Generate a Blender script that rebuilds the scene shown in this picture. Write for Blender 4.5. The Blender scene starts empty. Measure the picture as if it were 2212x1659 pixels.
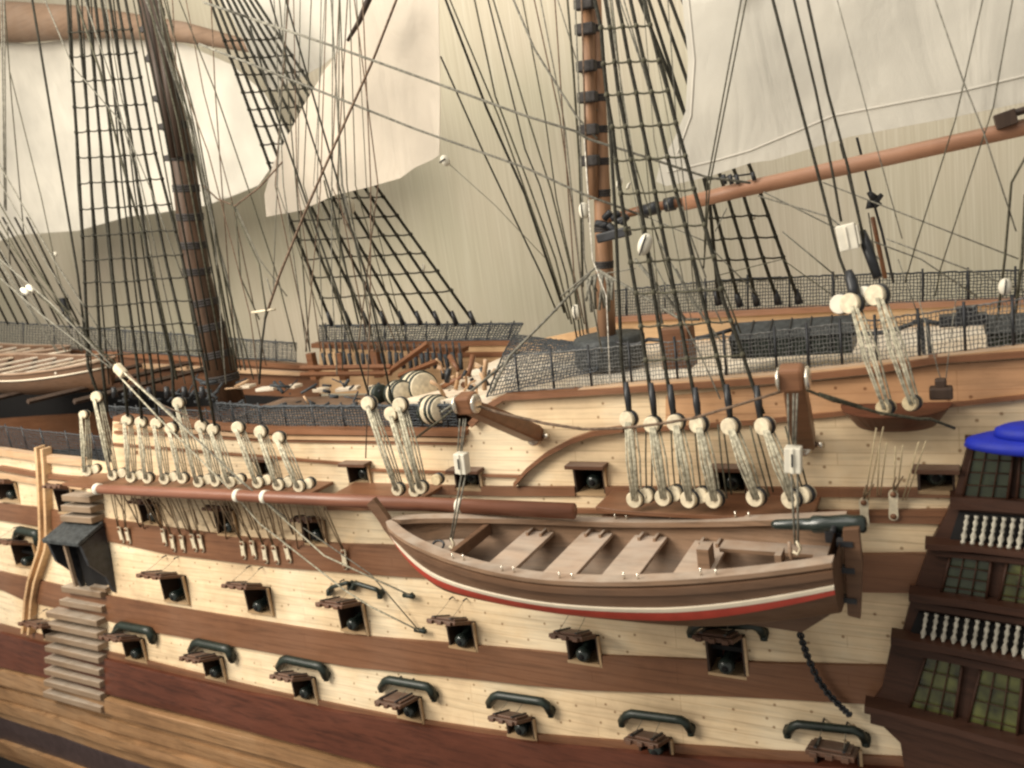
import bpy, bmesh, math, random
import numpy as np
from mathutils import Vector, Matrix
from mathutils.geometry import delaunay_2d_cdt
random.seed(7)
SC = bpy.context.scene
# ------------------------------------------------------------------ camera, world, lights, exposure
# camera basis solved from the vanishing points of the photograph (X = towards stern, Y = away, Z = up)
F = 1700.0                      # focal length in units where the picture is 2212 wide
_n = lambda v: np.array(v, float)/np.linalg.norm(v)
AX = -_n([-3006, 120, 1700]); AZ = -_n([1307, 8670, 1700]); AY = np.cross(AZ, AX)
CAM = np.array([0.0, -0.84, 0.5])
cd = bpy.data.cameras.new('camera'); cam = bpy.data.objects.new('camera', cd)
SC.collection.objects.link(cam); SC.camera = cam
right = Vector((AX[0], AY[0], AZ[0])); down = Vector((AX[1], AY[1], AZ[1])); fwd = Vector((AX[2], AY[2], AZ[2]))
M = Matrix((( right[0], -down[0], -fwd[0], CAM[0]), (right[1], -down[1], -fwd[1], CAM[1]),
            (right[2], -down[2], -fwd[2], CAM[2]), (0, 0, 0, 1)))
q_ = M.to_3x3().to_quaternion(); cam.location = Vector(CAM); cam.rotation_mode = 'QUATERNION'; cam.rotation_quaternion = q_
cd.sensor_width = 36; cd.lens = 36*F/2212; cd.clip_start = 0.02; cd.clip_end = 60
cd.dof.use_dof = True; cd.dof.focus_distance = 1.05; cd.dof.aperture_fstop = 6.0
W = bpy.data.worlds.new('World'); SC.world = W; W.use_nodes = True
W.node_tree.nodes['Background'].inputs[0].default_value = (1.0, 0.93, 0.82, 1)
W.node_tree.nodes['Background'].inputs[1].default_value = 0.46
def area(name, loc, target, size, power, col):
    l = bpy.data.lights.new(name, 'AREA'); l.size = size; l.energy = power; l.color = col
    o = bpy.data.objects.new(name, l); SC.collection.objects.link(o); o.location = loc
    o.rotation_euler = (Vector(target)-Vector(loc)).to_track_quat('-Z', 'Y').to_euler(); return o
area('ceiling_lamp_main', (-1.6, -1.05, 1.15), (-0.9, 0.1, 0.05), 0.9, 50, (1.0, 0.92, 0.79))
area('fill_light_over_model', (-0.75, -0.5, 2.1), (-0.7, 0.6, 0.5), 2.0, 38, (1.0, 0.95, 0.86))  # added fill light, aimed to brighten the wall and sails
SC.view_settings.view_transform = 'Standard'; SC.view_settings.look = 'None'
SC.view_settings.exposure = 0.0; SC.view_settings.gamma = 1; SC.view_settings.use_curve_mapping = False
SC.cycles.filter_width = 2.4

# ------------------------------------------------------------------ photo point -> place
def ray(px, py):
    v = np.array([px-1106, py-829.5, F]); return np.array([v@AX, v@AY, v@AZ])
def onY(px, py, y=0.):
    r = ray(px, py); return CAM+(y-CAM[1])/r[1]*r
def onZ(px, py, z):
    r = ray(px, py); return CAM+(z-CAM[2])/r[2]*r
def V3(px, py, y): return Vector([float(c) for c in onY(px, py, y)])
def hullY(X, Z):
    return .12*Z + 0.45*max(0, -.27-Z)**2 + .06*max(0, -1.2-X)**2
def galY(X, Z):
    x0 = -.01-(.164-Z)*.39
    return hullY(X, Z) - .012 - .26*max(0, X-x0)
def solve(px, py, fn, off=0.):
    lo, hi = -.5, .9
    for i in range(34):
        y = (lo+hi)/2; p = onY(px, py, y)
        if y < fn(p[0], p[2])-off: lo = y
        else: hi = y
    return Vector([float(c) for c in onY(px, py, (lo+hi)/2)])
def S(px, py, off=0.): return solve(px, py, hullY, off)
def depth(p):
    d = np.array(p)-CAM; return float(d@np.array(fwd))
def T0(x, y): return (x*.35807, y*.35807)
def T1(x, y): return (540+x*.35807, y*.35807)
def T2(x, y): return (1080+x*.35807, y*.35807)
def T3(x, y): return (1620+x*.35807, y*.35807)
def M0(x, y): return (x*.35807, 540+y*.35807)
def M1(x, y): return (540+x*.35807, 540+y*.35807)
def M2(x, y): return (1080+x*.35807, 540+y*.35807)
def M3(x, y): return (1620+x*.35807, 540+y*.35807)
def B0(x, y): return (x*.35807, 1065+y*.35807)
def B1(x, y): return (540+x*.35807, 1065+y*.35807)
def B2(x, y): return (1080+x*.35807, 1065+y*.35807)
def B3(x, y): return (1620+x*.35807, 1065+y*.35807)
def cv(fn, pts): return [fn(*p) for p in pts]

# ------------------------------------------------------------------ materials
def newmat(name):
    m = bpy.data.materials.new(name); m.use_nodes = True
    nt = m.node_tree; b = nt.nodes['Principled BSDF']; return m, nt, b
def N(nt, t, **k):
    n = nt.nodes.new(t)
    for a, v in k.items(): setattr(n, a, v)
    return n
def ramp(nt, stops):
    r = N(nt, 'ShaderNodeValToRGB'); e = r.color_ramp.elements
    while len(e) < len(stops): e.new(.5)
    for i, (p, c) in enumerate(stops):
        e[i].position = p; e[i].color = (c[0], c[1], c[2], 1)
    return r
def sc3(c, k): return tuple(min(1, x*k) for x in c)
def wood(name, col, vary=.25, rough=.5, grain=(9, 60, 160), seams=0, nails=0, dust=0, bump=.15, spec=.3):
    m, nt, b = newmat(name); L = nt.links.new
    tc = N(nt, 'ShaderNodeTexCoord'); mp = N(nt, 'ShaderNodeMapping'); mp.inputs['Scale'].default_value = grain
    L(tc.outputs['Object'], mp.inputs[0])
    n1 = N(nt, 'ShaderNodeTexNoise'); n1.inputs['Scale'].default_value = 1; n1.inputs['Detail'].default_value = 6
    n1.inputs['Roughness'].default_value = .65; n1.inputs['Distortion'].default_value = .6
    L(mp.outputs[0], n1.inputs['Vector'])
    r = ramp(nt, [(.28, sc3(col, 1-vary*1.3)), (.5, col), (.75, sc3(col, 1+vary*.7))]); L(n1.outputs['Fac'], r.inputs[0])
    n2 = N(nt, 'ShaderNodeTexNoise'); n2.inputs['Scale'].default_value = 5; n2.inputs['Detail'].default_value = 7; n2.inputs['Roughness'].default_value = .62
    L(tc.outputs['Object'], n2.inputs['Vector'])
    mx = N(nt, 'ShaderNodeMix', data_type='RGBA', blend_type='MULTIPLY'); mx.inputs[0].default_value = .55
    r2 = ramp(nt, [(.34, (.50, .37, .26)), (.47, (.86, .74, .60)), (.60, (1, 1, 1))]); L(n2.outputs['Fac'], r2.inputs[0])
    L(r.outputs[0], mx.inputs[6]); L(r2.outputs[0], mx.inputs[7]); out = mx.outputs[2]; hgt = n1.outputs['Fac']
    if seams:
        sx = N(nt, 'ShaderNodeSeparateXYZ'); L(tc.outputs['Object'], sx.inputs[0])
        cb = N(nt, 'ShaderNodeCombineXYZ'); L(sx.outputs['X'], cb.inputs['X']); L(sx.outputs['Z'], cb.inputs['Y'])
        br = N(nt, 'ShaderNodeTexBrick'); L(cb.outputs[0], br.inputs['Vector'])
        br.offset = .37; br.offset_frequency = 3
        br.inputs['Scale'].default_value = 1; br.inputs['Brick Width'].default_value = .31; br.inputs['Row Height'].default_value = seams
        br.inputs['Mortar Size'].default_value = .0006; br.inputs['Mortar Smooth'].default_value = .3
        br.inputs['Color1'].default_value = (1, .98, .94, 1); br.inputs['Color2'].default_value = (.84, .80, .74, 1)
        br.inputs['Mortar'].default_value = (.5, .38, .27, 1)
        mm = N(nt, 'ShaderNodeMix', data_type='RGBA', blend_type='MULTIPLY'); mm.inputs[0].default_value = .42
        L(out, mm.inputs[6]); L(br.outputs['Color'], mm.inputs[7]); out = mm.outputs[2]
    if nails:
        sx = N(nt, 'ShaderNodeSeparateXYZ'); L(tc.outputs['Object'], sx.inputs[0])
        cb = N(nt, 'ShaderNodeCombineXYZ'); L(sx.outputs['X'], cb.inputs['X']); L(sx.outputs['Z'], cb.inputs['Y'])
        vo = N(nt, 'ShaderNodeTexVoronoi', voronoi_dimensions='2D'); vo.inputs['Scale'].default_value = nails
        vo.inputs['Randomness'].default_value = .8; L(cb.outputs[0], vo.inputs['Vector'])
        rr = ramp(nt, [(.03, (.30, .2, .13)), (.07, (1, 1, 1))]); L(vo.outputs['Distance'], rr.inputs[0])
        mm = N(nt, 'ShaderNodeMix', data_type='RGBA', blend_type='MULTIPLY'); mm.inputs[0].default_value = .8
        L(out, mm.inputs[6]); L(rr.outputs[0], mm.inputs[7]); out = mm.outputs[2]
    if dust:
        ge = N(nt, 'ShaderNodeNewGeometry'); sn = N(nt, 'ShaderNodeSeparateXYZ'); L(ge.outputs['Normal'], sn.inputs[0])
        n3 = N(nt, 'ShaderNodeTexNoise'); n3.inputs['Scale'].default_value = 45; n3.inputs['Detail'].default_value = 5
        L(tc.outputs['Object'], n3.inputs['Vector'])
        ml = N(nt, 'ShaderNodeMath', operation='MULTIPLY', use_clamp=True)
        mr = N(nt, 'ShaderNodeMapRange'); mr.inputs[1].default_value = .35; mr.inputs[2].default_value = .95
        L(sn.outputs['Z'], mr.inputs[0]); L(mr.outputs[0], ml.inputs[0])
        mr2 = N(nt, 'ShaderNodeMapRange'); mr2.inputs[1].default_value = .3; mr2.inputs[2].default_value = .7
        mr2.inputs[4].default_value = dust; mr2.inputs[3].default_value = dust*.35; L(n3.outputs['Fac'], mr2.inputs[0]); L(mr2.outputs[0], ml.inputs[1])
        mm = N(nt, 'ShaderNodeMix', data_type='RGBA'); L(ml.outputs[0], mm.inputs[0]); L(out, mm.inputs[6])
        mm.inputs[7].default_value = (.44, .39, .33, 1); out = mm.outputs[2]
    L(out, b.inputs['Base Color']); b.inputs['Roughness'].default_value = rough
    b.inputs['Specular IOR Level'].default_value = spec
    bp = N(nt, 'ShaderNodeBump'); bp.inputs['Strength'].default_value = bump; bp.inputs['Distance'].default_value = .002
    L(hgt, bp.inputs['Height']); L(bp.outputs[0], b.inputs['Normal'])
    return m
def plain(name, col, rough=.5, vary=.2, scale=60, spec=.35, metal=0, bump=.1):
    m, nt, b = newmat(name); L = nt.links.new
    tc = N(nt, 'ShaderNodeTexCoord'); n1 = N(nt, 'ShaderNodeTexNoise'); n1.inputs['Scale'].default_value = scale
    n1.inputs['Detail'].default_value = 5; L(tc.outputs['Object'], n1.inputs['Vector'])
    r = ramp(nt, [(.3, sc3(col, 1-vary)), (.7, sc3(col, 1+vary))]); L(n1.outputs['Fac'], r.inputs[0])
    L(r.outputs[0], b.inputs['Base Color']); b.inputs['Roughness'].default_value = rough; b.inputs['Metallic'].default_value = metal
    b.inputs['Specular IOR Level'].default_value = spec
    bp = N(nt, 'ShaderNodeBump'); bp.inputs['Strength'].default_value = bump; bp.inputs['Distance'].default_value = .001
    L(n1.outputs['Fac'], bp.inputs['Height']); L(bp.outputs[0], b.inputs['Normal'])
    return m
def fabric(name, col, fold=.5):
    m, nt, b = newmat(name); L = nt.links.new
    tc = N(nt, 'ShaderNodeTexCoord'); n1 = N(nt, 'ShaderNodeTexNoise'); n1.inputs['Scale'].default_value = 9; n1.inputs['Detail'].default_value = 6
    L(tc.outputs['Object'], n1.inputs['Vector'])
    r = ramp(nt, [(.3, sc3(col, .86)), (.7, sc3(col, 1.08))]); L(n1.outputs['Fac'], r.inputs[0]); L(r.outputs[0], b.inputs['Base Color'])
    b.inputs['Roughness'].default_value = .9; b.inputs['Specular IOR Level'].default_value = .1
    mp = N(nt, 'ShaderNodeMapping'); mp.inputs['Rotation'].default_value = (0, 1.0, 0); mp.inputs['Scale'].default_value = (14, 8, 5)
    L(tc.outputs['Object'], mp.inputs[0])
    n2 = N(nt, 'ShaderNodeTexNoise'); n2.inputs['Scale'].default_value = 1; n2.inputs['Detail'].default_value = 3; n2.inputs['Distortion'].default_value = 1.2
    L(mp.outputs[0], n2.inputs['Vector'])
    n3 = N(nt, 'ShaderNodeTexNoise'); n3.inputs['Scale'].default_value = 420; L(tc.outputs['Object'], n3.inputs['Vector'])
    ad = N(nt, 'ShaderNodeMath', operation='MULTIPLY_ADD'); ad.inputs[1].default_value = .04
    L(n3.outputs['Fac'], ad.inputs[0]); L(n2.outputs['Fac'], ad.inputs[2])
    bp = N(nt, 'ShaderNodeBump'); bp.inputs['Strength'].default_value = fold; bp.inputs['Distance'].default_value = .012
    L(ad.outputs[0], bp.inputs['Height']); L(bp.outputs[0], b.inputs['Normal'])
    tr = N(nt, 'ShaderNodeBsdfTranslucent'); L(r.outputs[0], tr.inputs[0]); ms = N(nt, 'ShaderNodeMixShader'); ms.inputs[0].default_value = .3
    L(b.outputs[0], ms.inputs[1]); L(tr.outputs[0], ms.inputs[2]); L(ms.outputs[0], nt.nodes['Material Output'].inputs[0])
    return m
def wallmat(name):
    m, nt, b = newmat(name); L = nt.links.new
    tc = N(nt, 'ShaderNodeTexCoord'); mp = N(nt, 'ShaderNodeMapping'); mp.inputs['Scale'].default_value = (300, 1, 3.5)
    mp.inputs['Rotation'].default_value = (0, .10, 0)
    L(tc.outputs['Object'], mp.inputs[0])
    n1 = N(nt, 'ShaderNodeTexNoise'); n1.inputs['Scale'].default_value = 1; n1.inputs['Detail'].default_value = 5; L(mp.outputs[0], n1.inputs['Vector'])
    r = ramp(nt, [(.32, (.49, .44, .34)), (.5, (.55, .50, .395)), (.68, (.62, .575, .475))]); L(n1.outputs['Fac'], r.inputs[0])
    n2 = N(nt, 'ShaderNodeTexNoise'); n2.inputs['Scale'].default_value = 2.2; n2.inputs['Detail'].default_value = 3; L(tc.outputs['Object'], n2.inputs['Vector'])
    r2 = ramp(nt, [(.35, (.90, .92, .86)), (.65, (1, .97, .95))]); L(n2.outputs['Fac'], r2.inputs[0])
    mx = N(nt, 'ShaderNodeMix', data_type='RGBA', blend_type='MULTIPLY'); mx.inputs[0].default_value = 1
    L(r.outputs[0], mx.inputs[6]); L(r2.outputs[0], mx.inputs[7]); L(mx.outputs[2], b.inputs['Base Color'])
    b.inputs['Roughness'].default_value = .85
    return m
def ropemat(name, col):
    m, nt, b = newmat(name); L = nt.links.new
    tc = N(nt, 'ShaderNodeTexCoord'); w = N(nt, 'ShaderNodeTexNoise'); w.inputs['Scale'].default_value = 260; w.inputs['Detail'].default_value = 2
    L(tc.outputs['Object'], w.inputs['Vector'])
    r = ramp(nt, [(.35, sc3(col, .6)), (.65, sc3(col, 1.35))]); L(w.outputs['Fac'], r.inputs[0]); L(r.outputs[0], b.inputs['Base Color'])
    b.inputs['Roughness'].default_value = .8; b.inputs['Specular IOR Level'].default_value = .2
    return m
PALE = wood('pale_planking_wood', (.76, .635, .45), .2, .48, seams=.0135, nails=30, bump=.06)
PALE2 = wood('pale_trim_wood', (.60, .42, .25), .18, .45)
TAN = wood('tan_lower_hull_wood', (.30, .185, .10), .35, .5, seams=.02)
BROWN = wood('walnut_wale_wood', (.185, .092, .052), .25, .42, seams=.014)
BROWN2 = wood('brown_trim_wood', (.20, .095, .050), .25, .42)
RED = wood('dark_mahogany_wood', (.10, .033, .019), .4, .42, grain=(14, 90, 120))
GALW = wood('gallery_mahogany_wood', (.048, .022, .014), .35, .45, spec=.2)
LID = wood('lid_walnut_wood', (.115, .058, .036), .3, .5, dust=.18)
STEP = wood('dusty_step_wood', (.22, .16, .11), .25, .6, dust=.55)
SPAR = wood('spar_varnished_wood', (.20, .085, .052), .2, .38, spec=.4)
MASTZ = wood('mizzen_wood', (.30, .175, .105), .4, .5, grain=(90, 90, 6)); MAST = wood('mast_wood', (.085, .052, .034), .6, .5, grain=(90, 90, 6))
MASTD = wood('mast_dark_wood', (.06, .04, .03), .3, .5, grain=(90, 90, 6))
BOOM = wood('boom_wood', (.36, .20, .13), .2, .45, grain=(8, 80, 80), dust=.15)
BOATW = wood('boat_brown_wood', (.135, .078, .048), .25, .5, grain=(10, 90, 160))
BOATI = wood('dusty_boat_wood', (.25, .165, .11), .4, .75, dust=.55)
DECK = wood('bleached_deck_wood', (.74, .67, .56), .2, .7, grain=(10, 90, 10))
DUSTW = wood('dusty_rail_wood', (.50, .34, .21), .2, .55, dust=.35)
WHITE = plain('white_block_paint', (.64, .60, .50), .5, .12)
CREAM = plain('cream_deadeye_bone', (.60, .52, .375), .5, .2, 180)
CREAMD = plain('old_brass_link', (.52, .42, .26), .45, .2, 180)
BLACK = plain('black_iron', (.02, .021, .024), .4, .4, 90, .4)
BAND = plain('black_rope_banding', (.035, .03, .028), .7, .4, 200)
GREEN = plain('dark_green_paint', (.010, .017, .012), .45, .4, 120, .5)
GUN = plain('gun_metal', (.02, .028, .024), .25, .3, 60, .6)
INK = plain('black_shade_and_strake', (.008, .007, .007), .9, .1)  # near black puts unlit depth into the colour; the lowest strake shares it
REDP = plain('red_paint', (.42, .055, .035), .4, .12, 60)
WLINE = plain('off_white_paint', (.68, .60, .47), .5, .08)
NETM = plain('blackened_net_cord', (.045, .05, .055), .8, .5, 300)
NETD = plain('dusty_net_cord', (.13, .13, .125), .8, .5, 300)
BLUE = plain('bright_blue_cloth', (.008, .02, .33), .6, .35, 25)
SLATE = plain('slate_dark_roof', (.040, .044, .045), .6, .5, 160)
BRASS = plain('polished_steel_pin', (.72, .66, .56), .25, .1, 80, .5, .8)
PANE = plain('green_window_glass', (.066, .070, .018), .2, .9, 38, .6)
SAIL = fabric('sailcloth', (.68, .61, .515), .5); SAILW = fabric('pale_sailcloth', (.68, .645, .57), .55)
HEM = fabric('sail_hem_cloth', (.72, .68, .60), .2)
RD = ropemat('dark_rope', (.026, .024, .017)); RO = ropemat('olive_rope', (.075, .07, .048)); RG = ropemat('grey_dusty_rope', (.17, .16, .13))
RP = ropemat('pale_lanyard_cord', (.40, .37, .28)); RB = ropemat('brown_rope', (.14, .095, .065)); RW = ropemat('white_thread', (.62, .58, .5))
WALLM = wallmat('streaked_beige_wallpaper')

# ------------------------------------------------------------------ mesh helpers
class MB:
    def __init__(s): s.v = []; s.f = []; s.mi = []; s.sm = []
    def add(s, vs, fs, mi=0, smooth=False):
        k = len(s.v); s.v += [tuple(v) for v in vs]
        for f in fs: s.f.append(tuple(k+i for i in f)); s.mi.append(mi); s.sm.append(smooth)
    def box(s, c, size, R=None, mi=0, bev=0):
        c = Vector(c); hx, hy, hz = [a/2 for a in size]; R = R or Matrix.Identity(3)
        vs = [c+R@Vector((x*hx, y*hy, z*hz)) for x in (-1, 1) for y in (-1, 1) for z in (-1, 1)]
        s.add(vs, [(0, 1, 3, 2), (4, 6, 7, 5), (0, 4, 5, 1), (2, 3, 7, 6), (0, 2, 6, 4), (1, 5, 7, 3)], mi)
    def tube(s, pts, r, n=8, mi=0, caps=True, closed=False):
        pts = [Vector(p) for p in pts]; m = len(pts); rs = r if isinstance(r, (list, tuple)) else [r]*m
        vs = []; up = None
        for i, p in enumerate(pts):
            a = pts[max(0, i-1)]; b = pts[min(m-1, i+1)]; t = (b-a)
            if t.length < 1e-9: t = Vector((0, 0, 1))
            t.normalize()
            if up is None: up = Vector((0, 0, 1)) if abs(t.z) < .9 else Vector((1, 0, 0))
            u = t.cross(up); 
            if u.length < 1e-6: u = t.cross(Vector((0, 1, 0)))
            u.normalize(); w = u.cross(t); up = w
            for k in range(n):
                an = 2*math.pi*k/n; vs.append(p+rs[i]*(math.cos(an)*u+math.sin(an)*w))
        fs = []
        for i in range(m-1):
            for k in range(n): fs.append((i*n+k, i*n+(k+1) % n, (i+1)*n+(k+1) % n, (i+1)*n+k))
        if caps: fs += [tuple(range(n))[::-1], tuple((m-1)*n+k for k in range(n))]
        s.add(vs, fs, mi, n > 4)
    def lathe(s, prof, origin, axis, n=16, mi=0, flat=False):
        # prof: (distance along axis, radius)
        a = Vector(axis).normalized(); o = Vector(origin)
        u = a.cross(Vector((0, 0, 1)) if abs(a.z) < .9 else Vector((1, 0, 0))).normalized(); w = a.cross(u)
        vs = []; fs = []
        for d, r in prof:
            for k in range(n):
                an = 2*math.pi*k/n; vs.append(o+a*d+r*(math.cos(an)*u+math.sin(an)*w))
        for i in range(len(prof)-1):
            for k in range(n): fs.append((i*n+k, i*n+(k+1) % n, (i+1)*n+(k+1) % n, (i+1)*n+k))
        c0, c1 = tuple(range(n))[::-1], tuple((len(prof)-1)*n+k for k in range(n))
        if flat:      # flat end faces keep their own corners, so the rim stays crisp
            s.add(vs, fs, mi, True); s.add([vs[i] for i in c0], [tuple(range(n))], mi); s.add([vs[i] for i in c1], [tuple(range(n))], mi)
        else: s.add(vs, fs+[c0, c1], mi, True)
    def build(s, name, mats, parent=None, bevel=0, **tags):
        me = bpy.data.meshes.new(name); me.from_pydata(s.v, [], s.f)
        for m in (mats if isinstance(mats, (list, tuple)) else [mats]): me.materials.append(m)
        me.polygons.foreach_set('material_index', s.mi); me.polygons.foreach_set('use_smooth', s.sm)
        bm = bmesh.new(); bm.from_mesh(me); bmesh.ops.recalc_face_normals(bm, faces=bm.faces); bm.to_mesh(me); bm.free()
        me.update()
        o = bpy.data.objects.new(name, me); SC.collection.objects.link(o)
        if parent: o.parent = parent
        if bevel:
            b = o.modifiers.new('bevel', 'BEVEL'); b.width = bevel; b.segments = 2; b.limit_method = 'ANGLE'
        for k, v in tags.items(): o[k] = v
        return o
def build_parts(m, name, mats, parent, bevel=0, **tags):
    """one object for every separate piece collected in m"""
    par = list(range(len(m.v)))
    def find(a):
        while par[a] != a: par[a] = par[par[a]]; a = par[a]
        return a
    for f in m.f:
        for i in f[1:]: par[find(i)] = find(f[0])
    groups = {}
    for k, f in enumerate(m.f): groups.setdefault(find(f[0]), []).append(k)
    out = []
    for g in groups.values():
        q = MB(); mp = {}
        for k in g:
            for i in m.f[k]:
                if i not in mp: mp[i] = len(q.v); q.v.append(m.v[i])
            q.f.append(tuple(mp[i] for i in m.f[k])); q.mi.append(m.mi[k]); q.sm.append(m.sm[k])
        out.append(q.build(name, mats, parent, bevel, **tags))
    return out
def empty(name, loc, **tags):
    o = bpy.data.objects.new(name, None); SC.collection.objects.link(o); o.location = loc; o.empty_display_size = .02
    for k, v in tags.items(): o[k] = v
    return o
def inpoly(x, y, poly):
    c = False; j = len(poly)-1
    for i in range(len(poly)):
        xi, yi = poly[i]; xj, yj = poly[j]
        if (yi > y) != (yj > y) and x < (xj-xi)*(y-yi)/(yj-yi)+xi: c = not c
        j = i
    return c
def sheet(outline, holes=(), grid=.05):
    """CDT of a 2D outline minus holes -> points, triangles"""
    pts = [Vector(p) for p in outline]; edges = []; n = len(pts)
    edges += [(i, (i+1) % n) for i in range(n)]
    xs = [p[0] for p in outline]; ys = [p[1] for p in outline]
    hs = []
    for h in holes:
        hx = [p[0] for p in h]; hy = [p[1] for p in h]
        if max(hx) < min(xs) or min(hx) > max(xs) or max(hy) < min(ys) or min(hy) > max(ys): continue
        hs.append(h); k = len(pts); pts += [Vector(p) for p in h]; edges += [(k+i, k+(i+1) % len(h)) for i in range(len(h))]
    x = min(xs)+grid*.5
    while x < max(xs):
        y = min(ys)+grid*.5
        while y < max(ys):
            if inpoly(x, y, outline): pts.append(Vector((x+random.uniform(-.1, .1)*grid, y+random.uniform(-.1, .1)*grid)))
            y += grid
        x += grid
    res = delaunay_2d_cdt(pts, edges, [], 0, 1e-7)
    P, T = res[0], res[2]; keep = []
    for t in T:
        cx = sum(P[i][0] for i in t)/len(t); cy = sum(P[i][1] for i in t)/len(t)
        if inpoly(cx, cy, outline) and not any(inpoly(cx, cy, h) for h in hs): keep.append(t)
    used = sorted(set(i for t in keep for i in t)); mp = {a: b for b, a in enumerate(used)}
    return [P[i] for i in used], [tuple(mp[i] for i in t) for t in keep]
HOLES = []
def slabXZ(name, outline, mat, parent, off=.0, thick=.006, fn=hullY, holes=(), grid=.05, **tags):
    P, T = sheet(outline, holes, grid); m = MB(); n = len(P)
    vs = [(p[0], fn(p[0], p[1])-off, p[1]) for p in P]+[(p[0], fn(p[0], p[1])-off+thick, p[1]) for p in P]
    fs = [tuple(t) for t in T]+[tuple(i+n for i in reversed(t)) for t in T]
    cnt = {}
    for t in T:
        for a, b in zip(t, list(t[1:])+[t[0]]): cnt[(a, b)] = 1
    for (a, b) in cnt:
        if (b, a) not in cnt: fs.append((a, b, b+n, a+n))
    m.add(vs, fs); return m.build(name, mat, parent, **tags)
def pxz(pts, fn=hullY, off=0.): return [(lambda p: (p.x, p.z))(solve(a, b, fn, off)) for a, b in pts]
def slab(name, px, mat, parent, off=.004, thick=.01, fn=hullY, holes=(), **tags):
    return slabXZ(name, pxz(px, fn, off), mat, parent, off, thick, fn, holes, **tags)
def band(name, top, bot, mat, parent, off=.004, thick=.01, holes=(), fn=hullY, **tags):
    return slab(name, list(top)+list(reversed(bot)), mat, parent, off, thick, fn, holes, **tags)
def strip(name, line, w, mat, parent, off=.004, thick=.01, holes=(), fn=hullY, **tags):
    return band(name, [(x, y-w/2) for x, y in line], [(x, y+w/2) for x, y in line], mat, parent, off, thick, holes, fn, **tags)
def rect(x0, x1, y0, y1, fn=hullY):
    a = solve(x0, (y0+y1)/2, fn); b = solve(x1, (y0+y1)/2, fn); c = solve((x0+x1)/2, y0, fn); d = solve((x0+x1)/2, y1, fn)
    return (a.x, b.x, d.z, c.z)
def rloop(r): return [(r[0], r[2]), (r[1], r[2]), (r[1], r[3]), (r[0], r[3])]
def rope(name, pts, w, mat, parent=None, n=6, sag=0, **tags):
    """pts: (px, py, Y) ; w = thickness in photo units"""
    P = [V3(*p) for p in pts]
    if sag and len(P) == 2:
        a, b = P; P = [a.lerp(b, t/10)+Vector((0, 0, -sag*4*(t/10)*(1-t/10))) for t in range(11)]
    r = [w*.6*depth(p)/F for p in P]
    m = MB(); m.tube(P, r, n); return m.build(name, mat, parent, **tags)
def net(m, bot, top, nu, nv, r, jit=.0008):
    """bot, top: world polylines; writes knots-and-cords grid into m"""
    def samp(poly, t):
        L = [0]
        for a, b in zip(poly, poly[1:]): L.append(L[-1]+(b-a).length)
        d = t*L[-1]
        for i in range(len(poly)-1):
            if d <= L[i+1]+1e-9: return poly[i].lerp(poly[i+1], (d-L[i])/max(1e-9, L[i+1]-L[i]))
        return poly[-1]
    G = [[samp(bot, i/nu).lerp(samp(top, i/nu), j/nv)+Vector([random.uniform(-jit, jit) for _ in range(3)]) for j in range(nv+1)] for i in range(nu+1)]
    for i in range(nu+1): m.tube(G[i], r, 4, caps=False)
    for j in range(nv+1): m.tube([G[i][j] for i in range(nu+1)], r*(2.2 if j in (0, nv) else 1), 4, caps=False)
def YR(an): return Matrix.Rotation(an, 3, 'Y')

# ------------------------------------------------------------------ the setting
m = MB(); m.add([(-7, .98, -1.6), (5, .98, -1.6), (5, .98, 3.2), (-7, .98, 3.2)], [(0, 1, 2, 3)]); 
wall = m.build('wall', WALLM, kind='structure', label='beige streaked wallpaper wall behind the ship model')
m = MB(); m.box((-1, .2, -.80), (9, 1.54, .04)); m.build('table_top', wood('dark_case_floor', (.06, .035, .025), .3, .6), kind='structure', label='dark surface under the ship model')

ship = empty('model_ship', (-.8, .21, -.7), label='large wooden model of a sailing warship with pale planking and brown wales, filling the picture', category='ship model')
bpy.context.view_layer.update()
SHIPINV = ship.matrix_world.inverted()
class _S:   # parts keep world coordinates
    pass
def fix_parent():
    for o in SC.objects:
        if o.parent is ship: o.matrix_parent_inverse = SHIPINV
# ------------------------------------------------------------------ gunports
PU = [(755, 800, 1002, 1048), (986, 1041, 1016, 1059), (1243, 1309, 1006, 1070), (1545, 1614, 1011, 1074), (1982, 2064, 1014, 1066), (558, 588, 992, 1032)]
PV = [(4, 40, 1041, 1083), (129, 163, 1054, 1109), (310, 346, 1086, 1132), (472, 513, 1100, 1156), (661, 706, 1122, 1176)]
PMD = [(38, 80, 1172, 1224), (356, 406, 1240, 1301), (537, 588, 1265, 1324), (738, 793, 1298, 1364), (972, 1030, 1339, 1400), (1229, 1297, 1367, 1432), (1529, 1612, 1366, 1459)]
PL = [(100, 143, 1345, 1385), (274, 316, 1375, 1425), (446, 487, 1415, 1466), (638, 685, 1458, 1512), (861, 914, 1500, 1552), (1099, 1158, 1544, 1592), (1384, 1454, 1586, 1640), (1762, 1860, 1605, 1690)]
ROWS = {'upper': PU, 'quarter': PV, 'middle': PMD, 'lower': PL}
RECT = {k: [rect(*p) for p in v] for k, v in ROWS.items()}
HOLES = [rloop(r) for v in RECT.values() for r in v]

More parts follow.
